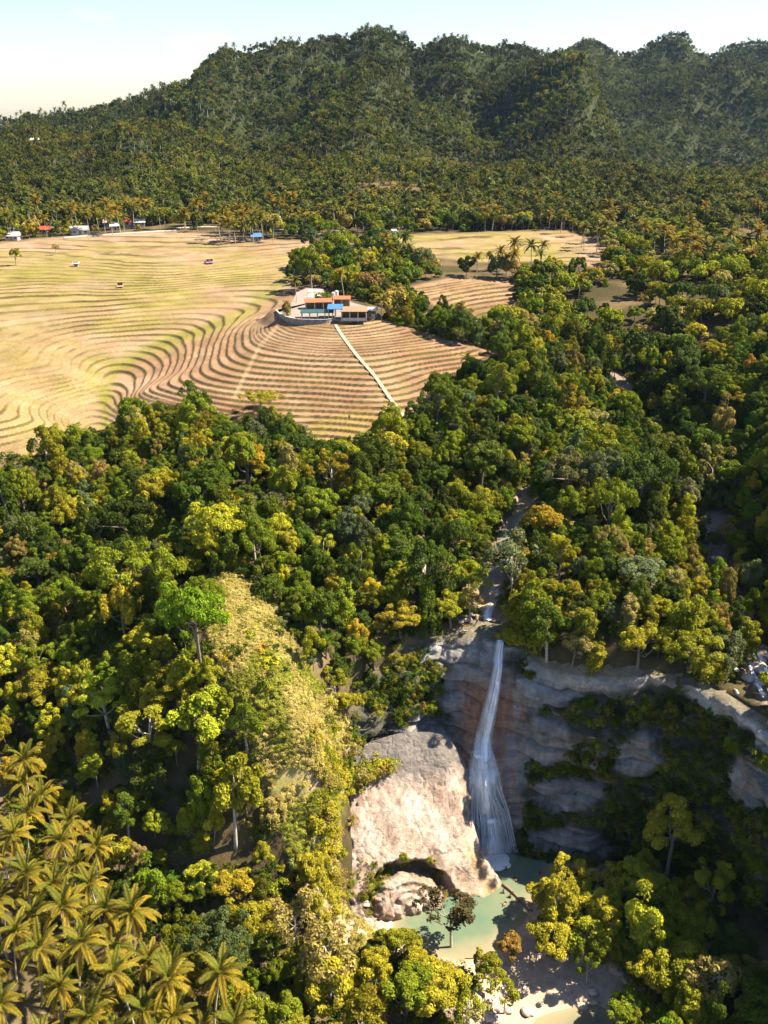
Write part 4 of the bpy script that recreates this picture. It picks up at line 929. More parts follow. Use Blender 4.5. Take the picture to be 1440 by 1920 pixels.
if rest:
    scatter('valley_forest', [(t[0][0], t[0][1], t[0][2] - .15) for t in rest], yaw(len(rest), tilt=.03), [(t[2], t[2], t[2] * t[5]) for t in rest], [NEARP[t[1]] for t in rest], [t[3] for t in rest], NEARO,
            'green forest filling the valley between the terraces and the far woods', 'forest')
print('trees', len(TREES), 'indiv', len(indiv), 'rest', len(rest))

# woods on the plain (beyond the individual trees)
sp = 5.4; ys = np.arange(300, 560, sp); X, Y = np.meshgrid(np.arange(-300, 300, sp), ys); X = (X + rng.normal(size=X.shape) * 1.7).ravel(); Y = (Y + rng.normal(size=Y.shape) * 1.7).ravel()
Z = Hgt(X, Y); U, V, D = proj(X, Y, Z); ok = (np.abs(U - 720) < 850) & ~infield(X, Y, Z)
for P in FIELDS: ok &= pdist(U, V, P) > 2.5
u2, v2, _d = proj(X, Y, Z + 6.5)
for P in FIELDS: ok &= ~inpoly(u2, v2 + 2, P)
band = (V < 447) & (V > 404)
ok &= ~(band & (rng.random(len(X)) < np.where(U < 700, .62, .5)))
ok &= ~((fbm(X / 22, Y / 22, 151) > .12) & (U > 1000))
ok &= ~((np.hypot(X - HOUSE[0], Y - HOUSE[1] - 6) < 23))
ok &= ~((fbm(X / 30, Y / 14, 153) > .08) & (U < 1100) & (V < 440))
X, Y, Z, U, V = X[ok], Y[ok], Z[ok], U[ok], V[ok]; n = len(X)
T, _ = pick_tint(n, (3, 4, 3, 1.6, 1.4, 1, .2, 3)); T *= (1 + .7 * fbm(X / 30, Y / 30, 157)[:, None])
s = rng.uniform(.5, 1.05, n) * (1 + .4 * fbm(X / 26, Y / 26, 159)); idx = rng.choice(4, n, p=(.34, .26, .16, .24))
scatter('plain_woodland', np.c_[X, Y, Z - .2], yaw(n), np.stack([s, s, s * rng.uniform(.85, 1.25, n)], 1), idx, T, MID, 'mixed green woodland and bushes between fields and mountains', 'woodland')

# undergrowth below the trees
n = 11000; Y = np.sqrt(rng.uniform(72 ** 2, 300 ** 2, n)); X = rng.uniform(-.5, .5, n) * Y; Z = Hgt(X, Y); U, V, D = proj(X, Y, Z)
ok = ~infield(X, Y, Z) & (V < 2100)
inb = inpoly(X, Y, BOWL); rimd = pdist(X, Y, [tuple(p[:2]) for p in RIMC], False)
for P in (SLAB, LOWER_STREAM): ok &= ~inpoly(U, V, P)
ok &= ~(inpoly(U, V, SPUR) & (rng.random(n) < .75)); ok &= ~(inb & (X > -4) & (rimd < 5)) & ~(inb & (Z < .5)) & ~((rimd < 2.8) & (X > 24) & ~inb)
ok &= ~((pdist(X, Y, STREAM, False) < 2.6) | (pdist(X, Y, GORGE, False) < 3.4)); ok &= ~(np.hypot(X - HOUSE[0], Y - HOUSE[1] - 6) < 22)
ok &= ~((np.hypot(U - 440, V - 930) < 34) & (rng.random(n) < .8))
X, Y, Z, U, V = X[ok], Y[ok], Z[ok], U[ok], V[ok]; n = len(X)
T, _ = pick_tint(n, (4, 4, 2, .8, .8, 1, .05, 4)); T *= .8; s = rng.uniform(.5, 1.2, n)
scatter('undergrowth', np.c_[X, Y, Z - .1], yaw(n), np.stack([s, s, s * rng.uniform(.7, 1.4, n)], 1), rng.integers(0, 3, n), T, SHRUB, 'tangled green undergrowth on the valley slopes', 'undergrowth')

# dry grass on the spur and around the slab
n = 17000; X = rng.uniform(-36, 2, n); Y = rng.uniform(98, 148, n); Z = Hgt(X, Y); U, V, D = proj(X, Y, Z)
ok = inpoly(U, V, SPUR) & (fbm(X / 3.5, Y / 3.5, 161) > np.where(V > 1440, -.05, -.4))
X, Y, Z = X[ok], Y[ok], Z[ok]; n = len(X)
T = lerp3((.36, .33, .075), (.46, .37, .14), rng.random(n)) * (1 + .15 * rng.normal(size=(n, 1)))
gsel = fbm(X / 6, Y / 6, 163) > .05; T[gsel] = np.array((.26, .27, .04)) * (1 + .2 * rng.normal(size=(gsel.sum(), 1)))
s = rng.uniform(.2, .6, n)
scatter('dry_grass', np.c_[X, Y, Z - .05], yaw(n, tilt=.2), np.stack([s, s, s * .8], 1), np.where(rng.random(n) < .6, 2, 3 + rng.integers(0, 2, n)), T, SHRUB + TUFT, 'sunlit straw-coloured grass on the spur above the rock slab', 'grass')
# low scrub on the spur
n = 420; X = rng.uniform(-40, 4, n); Y = rng.uniform(95, 150, n); Z = Hgt(X, Y); U, V, D = proj(X, Y, Z); ok = inpoly(U, V, SPUR) & (fbm(X / 5, Y / 5, 165) > .0)
X, Y, Z = X[ok], Y[ok], Z[ok]; n = len(X); T, _ = pick_tint(n, (0, .5, 1.5, 3, 2.5, .3, .2, 0)); s = rng.uniform(.35, 1.0, n)
scatter('scrub', np.c_[X, Y, Z - .05], yaw(n), np.stack([s, s, s], 1), rng.integers(0, 3, n), T * 1.2, SHRUB, 'low yellow-green scrub dotted over the grassy spur', 'scrub')

# plants clinging to the cliff
ii = rng.integers(5, P_CL.shape[0] - 3, 7000); jj = rng.integers(0, P_CL.shape[1], 7000); p = P_CL[ii, jj]; U, V, D = proj(p[:, 0], p[:, 1], p[:, 2])
ok = np.ones(len(p), bool)
for (a, b_, c_, d_) in BARE: ok &= ((U - a) / c_) ** 2 + ((V - b_) / d_) ** 2 > 1
ok &= ~((p[:, 2] > RIMZ_at(S_CL)[jj] - 3.0) & (p[:, 0] > 27) & (fbm(S_CL[jj] / 5, S_CL[jj] * 0, 235, 2) < .22)); ok &= fbm(S_CL[jj] / 8, p[:, 2] / 6, 171) > np.where(p[:, 0] < 24, -.06, -.34)
p = p[ok]; n = len(p); T, _ = pick_tint(n, (4, 3, 1.6, .6, .8, .8, .2, 4)); s = rng.uniform(.35, .85, n)
scatter('cliff_plants', p, np.stack([rng.normal(size=n) * .5 + .5, rng.normal(size=n) * .5, rng.random(n) * 6.28], 1), np.stack([s, s, s], 1), rng.integers(0, 3, n), T * .85, SHRUB, 'dark green plants clinging to the shaded cliff wall', 'plants')
# bushes along the slab's upper and outer edge
EDGE = [pz(*a) for a in [(632, 1725, 3), (626, 1650, 7.5), (627, 1565, 12), (636, 1490, 17), (690, 1445, 19.5), (735, 1428, 20)]]
t = rng.uniform(0, len(EDGE) - 1.001, 240); i_ = t.astype(int); p = np.array(EDGE)[i_] * (1 - (t - i_))[:, None] + np.array(EDGE)[i_ + 1] * (t - i_)[:, None]; p[:, :2] += rng.normal(size=(240, 2)) * (1.1, 1.1) + (-.9, .5); p[:, 2] = np.maximum(Hgt(p[:, 0], p[:, 1]), p[:, 2] - 1.2)
T, _ = pick_tint(240, (0, 1, 2, 4, 2, .3, .8, 0)); s = rng.uniform(.4, 1.1, 240)
scatter('slab_bushes', p, yaw(240), np.stack([s, s, s * 1.1], 1), rng.integers(0, 3, 240), T, SHRUB, 'yellow-green bushes fringing the pale rock slab', 'bushes')
# moss and weeds in the arch of the slab
q = SLABP.reshape(-1, 3); U, V, D = proj(q[:, 0], q[:, 1], q[:, 2]); r_ = np.hypot((U - 768) / 88, (V - 1712) / 105)
sel = np.where((np.abs(r_ - .93) < .14) & (V < 1720) & (rng.random(len(U)) < .10 * (fbm(U / 26, V / 26, 241, 2) > .02)))[0]; sel2 = np.where((np.hypot((U - 680) / 40, (V - 1650) / 35) < 1) & (rng.random(len(U)) < .05))[0]
p = q[np.r_[sel, sel2]]; n = len(p); T, _ = pick_tint(n, (1, 2, 3, 1, 2.5, 0, .8, 1)); s = rng.uniform(.16, .42, n)
scatter('arch_weeds', p, yaw(n, tilt=.5), np.stack([s, s, s], 1), rng.integers(0, 3, n), T, SHRUB, 'olive weeds growing along the arch in the pale rock slab', 'weeds')

# ------------------------------------------------------------------ coconut palms
GOLD = np.array((.27, .18, .014)); PGREEN = np.array((.065, .095, .014))
def palm_near(p, s, i):
    tm, top = PTR[i % 4]; u, v, d = proj(p[0], p[1], p[2] + top[2] * s)
    e = obj('coconut_palm', None, loc=p, rot=(0, 0, random.random() * 6.28), scl=s, label=lab('golden-green coconut palm', float(u), float(v)), category='palm tree', group='coconut palms of the grove beside the slope')
    obj('trunk', tm, e)
    nf = random.randint(17, 21); base = GOLD * random.uniform(.8, 1.2)
    for k in range(nf):
        q = k / nf; f = FR[min(4, int(q * 5))]
        o = obj('frond', f, e, loc=top, rot=(random.uniform(-.2, .2), random.uniform(-.1, .1), k * 2.399 + random.uniform(-.15, .15)), scl=random.uniform(.85, 1.12))
        m_ = random.uniform(.08, .28) + .75 * q ** 1.1; t = PGREEN * (1 - m_) + base * m_; o['tint'] = [float(x) for x in t * random.uniform(.85, 1.15)]
    return e
pts = []
tries = 0
while len(pts) < 78 and tries < 3000:
    tries += 1
    u, v = random.uniform(-60, 540), random.uniform(1500, 2120)
    if not inpoly(np.array([u]), np.array([v]), PALMS_NEAR)[0]: continue
    p = on_ground(u, v)
    if all(math.hypot(p[0] - q[0], p[1] - q[1]) > 3.6 for q in pts): pts.append(p)
for i, p in enumerate(pts): palm_near(p, random.uniform(.74, .95), i)
def palm_mid(p, s, i, grp):
    tm, top = PTR[i % 4]; u, v, d = proj(p[0], p[1], p[2] + top[2] * s)
    e = obj('coconut_palm', None, loc=p, rot=(0, 0, random.random() * 6.28), scl=s, label=lab('slender coconut palm', float(u), float(v)), category='palm tree', group=grp)
    obj('trunk', tm, e); o = obj('crown', PALMC[i % 3], e, loc=top); m_ = random.random()
    o['tint'] = [float(x) for x in (PGREEN * (1 - m_) + GOLD * .75 * m_) * random.uniform(.7, 1.15)]
PZ = [([(6, 420), (380, 412), (380, 436), (150, 442), (6, 456)], 46), ([(400, 436), (515, 432), (512, 456), (408, 459)], 30), ([(520, 415), (760, 408), (740, 436), (640, 444), (520, 440)], 26), ([(380, 404), (760, 400), (760, 410), (380, 414)], 20),
      ([(760, 402), (1060, 396), (1060, 432), (760, 436)], 30), ([(1030, 432), (1200, 420), (1210, 470), (1080, 480)], 26), ([(1200, 470), (1430, 450), (1430, 525), (1240, 520)], 36), ([(1200, 412), (1434, 402), (1434, 424), (1220, 430)], 22),
      ([(650, 490), (760, 470), (790, 510), (720, 550), (660, 540)], 8), ([(860, 505), (1040, 500), (1040, 535), (870, 528)], 10)]
cnt = 0
for P, nn in PZ:
    us = [a for a, _ in P]; vs_ = [b for _, b in P]; got = []
    for _ in range(nn * 6):
        if len(got) >= nn: break
        u, v = random.uniform(min(us), max(us)), random.uniform(min(vs_), max(vs_))
        if not inpoly(np.array([u]), np.array([v]), P)[0]: continue
        p = on_ground(u, v)
        if all(math.hypot(p[0] - q[0], p[1] - q[1]) > 3.4 for q in got): got.append(p)
    for p in got: palm_mid(p, random.uniform(.75, 1.1), cnt, 'coconut palms around the village and fields'); cnt += 1
for (u, v, s) in ((556, 568, .7), (645, 560, .75), (715, 600, .7), (1085, 560, .8), (870, 715, .6)): palm_mid(on_ground(u, v), s, cnt, 'coconut palms around the village and fields'); cnt += 1
print('palms', len(pts), cnt)

# ------------------------------------------------------------------ buildings
def paint(name, col, rough=.6, var=.18): return plain(name, col, rough, var, .8)
M_WHITE = paint('white_plaster', (.42, .39, .35), .7, .35); M_CONC = paint('concrete', (.40, .38, .35), .85, .25); M_WOOD = paint('weathered_wood', (.20, .13, .08), .8, .3)
M_CONC2 = paint('stained_concrete', (.20, .19, .18), .9, .5); M_PAVE = paint('old_paving', (.21, .175, .15), .9, .4); M_DARKW = paint('window_glass', (.03, .035, .04), .2, .1); M_DOOR = paint('door_wood', (.14, .08, .045), .6)
ROOFS = {'red': paint('red_roof', (.42, .075, .035)), 'orange': paint('orange_roof', (.36, .10, .04)), 'blue': paint('blue_roof', (.035, .13, .27)), 'white': paint('white_roof', (.66, .64, .62)),
         'grey': paint('grey_roof', (.26, .26, .27)), 'teal': paint('teal_cab_and_shade', (.012, .06, .06)), 'green': paint('green_roof', (.10, .30, .22)), 'pink': paint('pink_roof', (.55, .30, .28)), 'skyblue': paint('light_blue_roof', (.40, .55, .72)), 'rust': paint('rusty_roof', (.30, .15, .08)), 'thatch': paint('thatch_roof', (.30, .21, .11), .95, .4), 'purple': paint('purple_roof', (.20, .10, .20))}
def house(name, p, w, dp, h, roof, yawr, label, cat='house', group=None, wall=M_WHITE, rise=1.5, storeys=1, hip=False):
    e = obj(name, None, loc=(p[0], p[1], p[2] - .1), rot=(0, 0, yawr), label=label, category=cat)
    if group: e['group'] = group
    obj('wall', MB().box(-w / 2, w / 2, -dp / 2, dp / 2, -1.2, h).mesh('wall', wall), e)
    ov = .55; t = .14; mb = MB()
    x0, x1, y0, y1 = -w / 2 - ov, w / 2 + ov, -dp / 2 - ov, dp / 2 + ov; k = (w * .3 if hip else 0)
    pts_ = [(x0, y0, h - .15), (x1, y0, h - .15), (x1, y1, h - .15), (x0, y1, h - .15), (x0 + k, 0, h + rise), (x1 - k, 0, h + rise)]
    lowp = [(a, b_, c_ - t) for a, b_, c_ in pts_]
    mb.hull(pts_ + lowp, [(0, 1, 5, 4), (2, 3, 4, 5), (1, 2, 5), (3, 0, 4), (7, 6, 10, 11), (9, 8, 11, 10), (8, 7, 11), (6, 9, 10), (1, 0, 6, 7), (3, 2, 8, 9), (2, 1, 7, 8), (0, 3, 9, 6)])
    rf = obj('roof', mb.mesh('roof', ROOFS[roof]), e)
    obj('ridge_cap', MB().box(x0 + k, x1 - k, -.16, .16, h + rise - .06, h + rise + .07).mesh('ridge_cap', ROOFS[roof]), rf)
    for sy in (-1,):
        d_ = obj('door', MB().box(-.5, .5, -dp / 2 - .06, -dp / 2 + .02, 0, 2.05).mesh('door', M_DOOR), e); obj('handle', MB().box(.34, .42, -dp / 2 - .11, -dp / 2 - .06, .95, 1.05).mesh('handle', M_CONC), d_)
        for lv_ in range(storeys):
            for fx in (-.32, .32):
                wdw = obj('window', MB().box(fx * w - .6, fx * w + .6, -dp / 2 - .05, -dp / 2 + .02, 1 + lv_ * 2.9, 2.1 + lv_ * 2.9).mesh('window', M_DARKW), e)
                obj('frame', MB().box(fx * w - .72, fx * w + .72, -dp / 2 - .09, -dp / 2 + .01, .86 + lv_ * 2.9, .99 + lv_ * 2.9).mesh('frame', M_WHITE), wdw)
    return e
VILLAGE = [(25, 450, 8, 'white', 'white-walled house with white roof at the field edge'), (32, 436, 7, 'grey', 'grey-roofed house among palms at the village edge'), (66, 418, 8, 'orange', 'house with bright orange roof among the trees'),
           (84, 438, 6, 'red', 'small red-roofed house beside the field road'), (56, 432, 8, 'pink', 'house with pale pink roof between palms'), (150, 439, 11, 'grey', 'long dark grey-roofed house on the field edge'), (206, 425, 7, 'pink', 'small pink-roofed house beside the road'),
           (216, 431, 6, 'white', 'little white-roofed house below the pink one'), (236, 423, 11, 'red', 'red gabled house, biggest of its village row'), (262, 424, 7, 'white', 'white-roofed house right of the red gabled house'), (276, 414, 6, 'white', 'white upper house standing behind the village road'),
           (519, 421, 11, 'pink', 'long pink-roofed house in the middle of the village'), (546, 420, 12, 'white', 'long white-roofed house in the middle of the village'), (563, 425, 9, 'grey', 'dark grey-roofed shed beside the long white house'), (622, 422, 8, 'red', 'red-roofed house behind the parked truck'),
           (638, 420, 7, 'white', 'white-roofed house beside the red one behind the truck'), (737, 424, 7, 'white', 'white house where the lane meets the trees'), (791, 415, 11, 'skyblue', 'house with light blue roof among trees'), (877, 413, 7, 'white', 'small white-roofed house beside the light green trees'),
           (921, 404, 11, 'green', 'house with green roof at the foot of the mountain'), (866, 424, 5, 'pink', 'tiny pink-roofed hut at the field hedge'), (480, 452, 6, 'blue', 'blue-roofed hut under the clump of palms'), (985, 424, 8, 'rust', 'rusty-roofed shed behind the hedge of the green field')]
for i, (u, v, w, rf, lb) in enumerate(VILLAGE):
    p = on_ground(u, v); house('village_house', p, w * .78, w * .55, 2.5, rf, random.uniform(-.35, .35), lb, group='houses of the village below the mountain', rise=1.3 + w * .05)
p = on_ground(72, 272); house('hillside_house', p, 11, 7, 4.5, 'white', .2, 'white house alone on the wooded hillside above the village')
p = on_ground(143, 499); house('field_hut', p, 1.7, 1.5, 1.5, 'white', .15, 'small white hut standing in the upper terraces', 'hut', rise=.5, wall=M_WHITE)
p = on_ground(392, 494); house('field_hut', p, 2.4, 1.8, .8, 'purple', .5, 'low hut with purple roof on the upper terraces', 'hut', rise=.7, wall=M_WOOD)
p = on_ground(226, 539); house('field_hut', p, 1.1, .9, .8, 'pink', .1, 'tiny pale shelter on the terrace edge below the white hut', 'hut', rise=.4, wall=M_WOOD)
p = on_ground(243, 782); house('field_hut', p, 3.0, 2.2, 1.6, 'green', .3, 'little green-roofed hut at the foot of the valley terraces', 'hut', rise=.5, wall=M_WOOD)

# hilltop compound above the terraces
HX, HY, HZ = HOUSE[0], HOUSE[1], 62.0
def cpt(u, v, z=HZ): return Vector(pz(u, v, z))
def slabmesh(name, uv, z0, z1, mat):
    P = [cpt(u, v, z1) for u, v in uv]; mb = MB(); n = len(P)
    pts_ = [tuple(q) for q in P] + [(q.x, q.y, z0) for q in P]
    mb.hull(pts_, [tuple(range(n))[::-1], tuple(range(n, 2 * n))] + [(i, (i + 1) % n, n + (i + 1) % n, n + i) for i in range(n)])
    bmesh.ops.recalc_face_normals(mb.bm, faces=mb.bm.faces[:])
    return mb.mesh(name, mat)
deck = obj('viewing_deck', None, loc=(0, 0, 0), label='pale concrete viewing deck with curved retaining wall on the hilltop', category='deck')
FRONT = [(519, 590), (526, 598), (540, 604), (560, 608), (585, 609), (610, 609), (625, 607)]
obj('paving', slabmesh('paving', [(521, 586), (530, 578), (548, 566), (556, 548), (575, 540), (606, 542), (612, 560), (655, 566), (690, 575), (694, 590), (680, 597), (640, 599)] + [(u, v - 9) for u, v in FRONT[::-1]], HZ - 2.5, HZ + .35, M_PAVE), deck)
def wallstrip(name, uv, z0, z1, th, mat, parent):
    P = [cpt(u, v - 9, HZ + .35) for u, v in uv]; P = [Vector(q) for q in cr_spline([tuple(q) for q in P], 26)]; mb = MB()
    for a_, b_ in zip(P, P[1:]):
        n_ = Vector((b_.y - a_.y, a_.x - b_.x, 0)).normalized() * th
        mb.hull([(a_.x, a_.y, z0), (b_.x, b_.y, z0), (b_.x + n_.x, b_.y + n_.y, z0), (a_.x + n_.x, a_.y + n_.y, z0), (a_.x, a_.y, z1), (b_.x, b_.y, z1), (b_.x + n_.x, b_.y + n_.y, z1), (a_.x + n_.x, a_.y + n_.y, z1)],
                [(3, 2, 1, 0), (4, 5, 6, 7), (0, 1, 5, 4), (2, 3, 7, 6), (1, 2, 6, 5), (3, 0, 4, 7)])
    bmesh.ops.recalc_face_normals(mb.bm, faces=mb.bm.faces[:])
    return obj(name, mb.mesh(name, mat), parent)
wallstrip('retaining_wall', FRONT, HZ - 3.6, HZ + .55, .35, M_CONC2, deck); wallstrip('coping', FRONT, HZ + .555, HZ + .63, .45, M_CONC, deck)
for k, (a_, b_, c_, d_) in enumerate([(577, 548, 588, 543), (590, 548, 602, 543), (577, 558, 588, 551), (590, 558, 604, 551)]):
    q0, q1 = cpt(a_, b_, HZ + .36), cpt(c_, d_, HZ + .36); obj('slab', MB().box(q0.x, q1.x, q0.y, q1.y, HZ + .36, HZ + .50).mesh('slab', M_WHITE), deck)
def shelter(name, p, w, dp, h, roof, rot, label, flat=.5, walls=(), nx=3, wallmat=M_WOOD, post=M_WHITE):
    e = obj(name, None, loc=p, rot=(0, 0, rot), label=label, category='shelter')
    t = .16; x0, x1, y0, y1 = -w / 2 - .4, w / 2 + .4, -dp / 2 - .4, dp / 2 + .4
    pt = [(x0, y0, h), (x1, y0, h), (x1, y1, h + flat), (x0, y1, h + flat)]; pt += [(a, b, c_ - t) for a, b, c_ in pt]
    obj('roof', MB().hull(pt, [(0, 1, 2, 3), (7, 6, 5, 4), (4, 5, 1, 0), (5, 6, 2, 1), (6, 7, 3, 2), (7, 4, 0, 3)]).mesh('roof', ROOFS[roof]), e)
    for ix in range(nx):
        for y in (-dp / 2, dp / 2):
            x = -w / 2 + w * ix / (nx - 1); obj('post', MB().box(x - .11, x + .11, y - .11, y + .11, -.3, h - .05 + flat * (y > 0)).mesh('post', post), e)
    for sd_ in walls:
        if sd_ == 'back': obj('wall', MB().box(-w / 2 + .12, w / 2 - .12, dp / 2 - .08, dp / 2 + .08, 0, h - .1).mesh('wall', wallmat), e)
        if sd_ == 'right': obj('wall', MB().box(w / 2 - .08, w / 2 + .08, -dp / 2 + .12, dp / 2 - .12, 0, h - .1).mesh('wall', wallmat), e)
        if sd_ == 'rail': obj('railing', MB().box(-w / 2 + .12, w / 2 - .12, -dp / 2 - .05, -dp / 2 + .05, .1, 1.0).mesh('railing', M_CONC), e)
    return e
zt = HZ + .35
shelter('red_roofed_shelter', cpt(598, 578, zt), 8.5, 3.2, 2.3, 'orange', .12, 'low shelter with orange-red roof at the back of the hilltop deck', .6, ('back',), 4)
shelter('red_roofed_shelter', cpt(641, 576, zt), 5.0, 3.0, 2.9, 'orange', .05, 'short orange-red roofed shelter behind the blue roof', .5, ('back',))
shelter('blue_roofed_shelter', cpt(629, 595, zt), 4.0, 5.0, 3.1, 'blue', .0, 'blue-roofed shelter with white posts at the top of the path', .5, ())
shelter('open_pavilion', cpt(664, 599, zt - .3), 7.5, 5.0, 3.0, 'rust', .0, 'open brown-roofed pavilion with white posts, right of the blue roof', .5, ('back', 'right', 'rail'), 4)
shelter('deck_shade_sheet', cpt(595, 596, zt), 9.5, 3.4, 2.0, 'teal', .03, 'long dark teal sheet standing in for shade above the curved retaining wall', .3, (), 5)  # dark sheet on posts, added in place of the shade on the deck
house('hilltop_hut', cpt(695, 592, zt - .4), 3.2, 2.8, 2.3, 'white', -.2, 'small white hut with pale roof at the end of the hilltop compound', 'hut', rise=.5)
def tank(p, label):
    e = obj('water_tank', None, loc=p, label=label, category='tank')
    n = 14; mb = MB(); mb.tube([(0, 0, .9), (0, 0, 2.3), (0, 0, 2.55), (0, 0, 2.62)], [.72, .72, .45, .2], n); obj('drum', mb.mesh('drum', M_WHITE), e)
    for a in range(4): obj('leg', MB().tube([(.5 * math.cos(a * 1.571 + .8), .5 * math.sin(a * 1.571 + .8), -.2), (.5 * math.cos(a * 1.571 + .8), .5 * math.sin(a * 1.571 + .8), .9)], .07, 5).mesh('leg', M_CONC), e)
tank(cpt(625, 562, zt), 'round white water tank behind the orange-red roofs'); tank(cpt(631, 559, zt), 'second white water tank, farther back beside the trees')

# parked truck at the village
p = on_ground(641, 444); e = obj('parked_truck', None, loc=p, rot=(0, 0, .1), label='white and teal truck parked by the road below the village', category='truck')
obj('cargo_box', MB().box(-3.2, 1.6, -1.1, 1.1, .9, 3.1).mesh('cargo_box', M_WHITE, bevel=.06), e); cb = obj('cab', MB().hull([(1.75, -1.05, .6), (3.5, -1.05, .6), (3.5, 1.05, .6), (1.75, 1.05, .6), (1.75, -1.05, 2.6), (2.9, -1.05, 2.6), (2.9, 1.05, 2.6), (1.75, 1.05, 2.6)], [(3, 2, 1, 0), (4, 5, 6, 7), (0, 1, 5, 4), (1, 2, 6, 5), (2, 3, 7, 6), (3, 0, 4, 7)]).mesh('cab', ROOFS['teal']), e)
obj('windscreen', MB().hull([(3.36, -.9, 1.45), (3.36, .9, 1.45), (3.02, .9, 2.45), (3.02, -.9, 2.45)], [(0, 1, 2, 3)]).mesh('windscreen', M_DARKW), cb)
obj('chassis', MB().box(-3.1, 3.3, -.5, .5, .5, .88).mesh('chassis', M_DARKW), e)
for x in (-2.2, 2.5):
    for y in (-1.0, 1.0):
        w_ = obj('wheel', MB().tube([(x, y - .14, .45), (x, y + .14, .45)], .45, 12).mesh('wheel', M_DARKW), e); obj('rim', MB().tube([(x, y - .155, .45), (x, y + .155, .45)], .22, 8).mesh('rim', M_CONC), w_)

# ------------------------------------------------------------------ path and lanes
def strip(name, uv, w, mat, dz, n=60):
    P = np.array(cr_spline([on_ground(u, v) for u, v in uv], n)); t = np.gradient(P[:, :2], axis=0); t /= np.linalg.norm(t, axis=1)[:, None]; nn = np.stack([-t[:, 1], t[:, 0]], 1)
    rows = []
    z = Hgt(P[:, 0], P[:, 1]); z = np.convolve(np.pad(z, 3, mode='edge'), np.ones(7) / 7, 'valid') + dz
    for o_, dzz in ((-.5, -.6), (-.5, 0), (.5, 0), (.5, -.6)):
        rows.append(np.c_[P[:, :2] + nn * w * o_ * (1 + .12 * (np.random.default_rng(1).random((n, 1)) - .5)), z + dzz])
    Q = np.array(rows); obj(name, mkmesh(name, Q.reshape(-1, 3), grid_faces(4, n), [mat], smooth=False), kind='structure')
M_PATH = paint('path_concrete', (.30, .25, .19), .9, .4); M_ROAD = paint('road_concrete', (.44, .41, .38), .9, .2)
strip('path', [(629, 609), (642, 630), (668, 665), (700, 702), (730, 745), (768, 794)], 1.0, M_PATH, .12)
strip('road', [(120, 446), (190, 441), (250, 437), (330, 432)], 3.2, M_ROAD, .25); strip('road', [(330, 428), (400, 426), (520, 431), (600, 440)], 3.0, M_ROAD, .25); strip('road', [(640, 452), (690, 449), (745, 441), (738, 430), (760, 424)], 3.0, M_ROAD, .25)

# ------------------------------------------------------------------ boulders
BM = []
for i in range(5):
    V_, F_ = blob(9, 13, 1, .8, .62, 700 + i, .5); V_ = V_ + fbm(V_[:, 0] * 3, V_[:, 1] * 3 + V_[:, 2], 710 + i, 2)[:, None] * .22; BM.append(mkmesh('boulder', V_, F_, [M_BOULDER]))
M_BOULDER2 = M_BOULDER
def boulders(u0, u1, v0, v1, n, smin, smax, head, grp):
    for _ in range(n):
        u, v = random.uniform(u0, u1), random.uniform(v0, v1); p = on_ground(u, v); s = smin + (smax - smin) * random.random() ** 2
        obj('boulder', random.choice(BM), loc=(p[0], p[1], p[2] + s * .12), rot=(random.uniform(-.4, .4), random.uniform(-.4, .4), random.random() * 6.28), scl=(s, s * random.uniform(.7, 1.1), s * random.uniform(.6, 1)),
            label=lab(head, u, v), category='rock', group=grp)
boulders(870, 1000, 1850, 1915, 22, .3, 1.1, 'pale rounded boulder', 'boulders below the pools'); boulders(990, 1060, 1700, 1770, 16, .25, .8, 'pale bank stone', 'stones on the pool bank')
boulders(1090, 1200, 1790, 1900, 10, .5, 1.6, 'grey shaded boulder', 'boulders below the pools'); boulders(830, 950, 1085, 1185, 18, .4, 1.3, 'pinkish stream boulder', 'boulders in the stream above the falls')
boulders(1370, 1440, 1200, 1300, 18, .5, 1.7, 'pale gorge boulder', 'boulders in the gorge'); boulders(1060, 1090, 725, 760, 6, .6, 1.4, 'white stream boulder', 'boulders in the upper stream'); boulders(1215, 1330, 1050, 1115, 8, .6, 1.6, 'pale forest boulder', 'boulders in the forest clearing')
boulders(640, 720, 1690, 1790, 12, .4, 1.2, 'cream boulder', 'boulders at the foot of the slab'); boulders(1150, 1185, 790, 825, 5, .6, 1.4, 'pale ravine boulder', 'boulders in the ravine')

# log lying across the pool outlet
a_, b_ = Vector(pz(942, 1658, .12)), Vector(pz(997, 1706, .25)); d_ = b_ - a_; e = obj('driftwood_log', None, loc=a_, label='long brown log lying across the pool', category='log')
obj('stem', MB().tube([d_ * t + Vector((0, .25 * math.sin(t * 5), .06 * math.sin(t * 9))) for t in np.linspace(0, 1, 9)], [.26 - .08 * t for t in np.linspace(0, 1, 9)], 8).mesh('stem', M_WOOD, True), e)
for t, q in ((.3, (.5, -.5, .5)), (.62, (-.6, -.4, .35)), (.8, (.4, .5, .3))): obj('stub', MB().tube([d_ * t, d_ * t + Vector(q)], [.1, .05], 5).mesh('stub', M_WOOD), e)

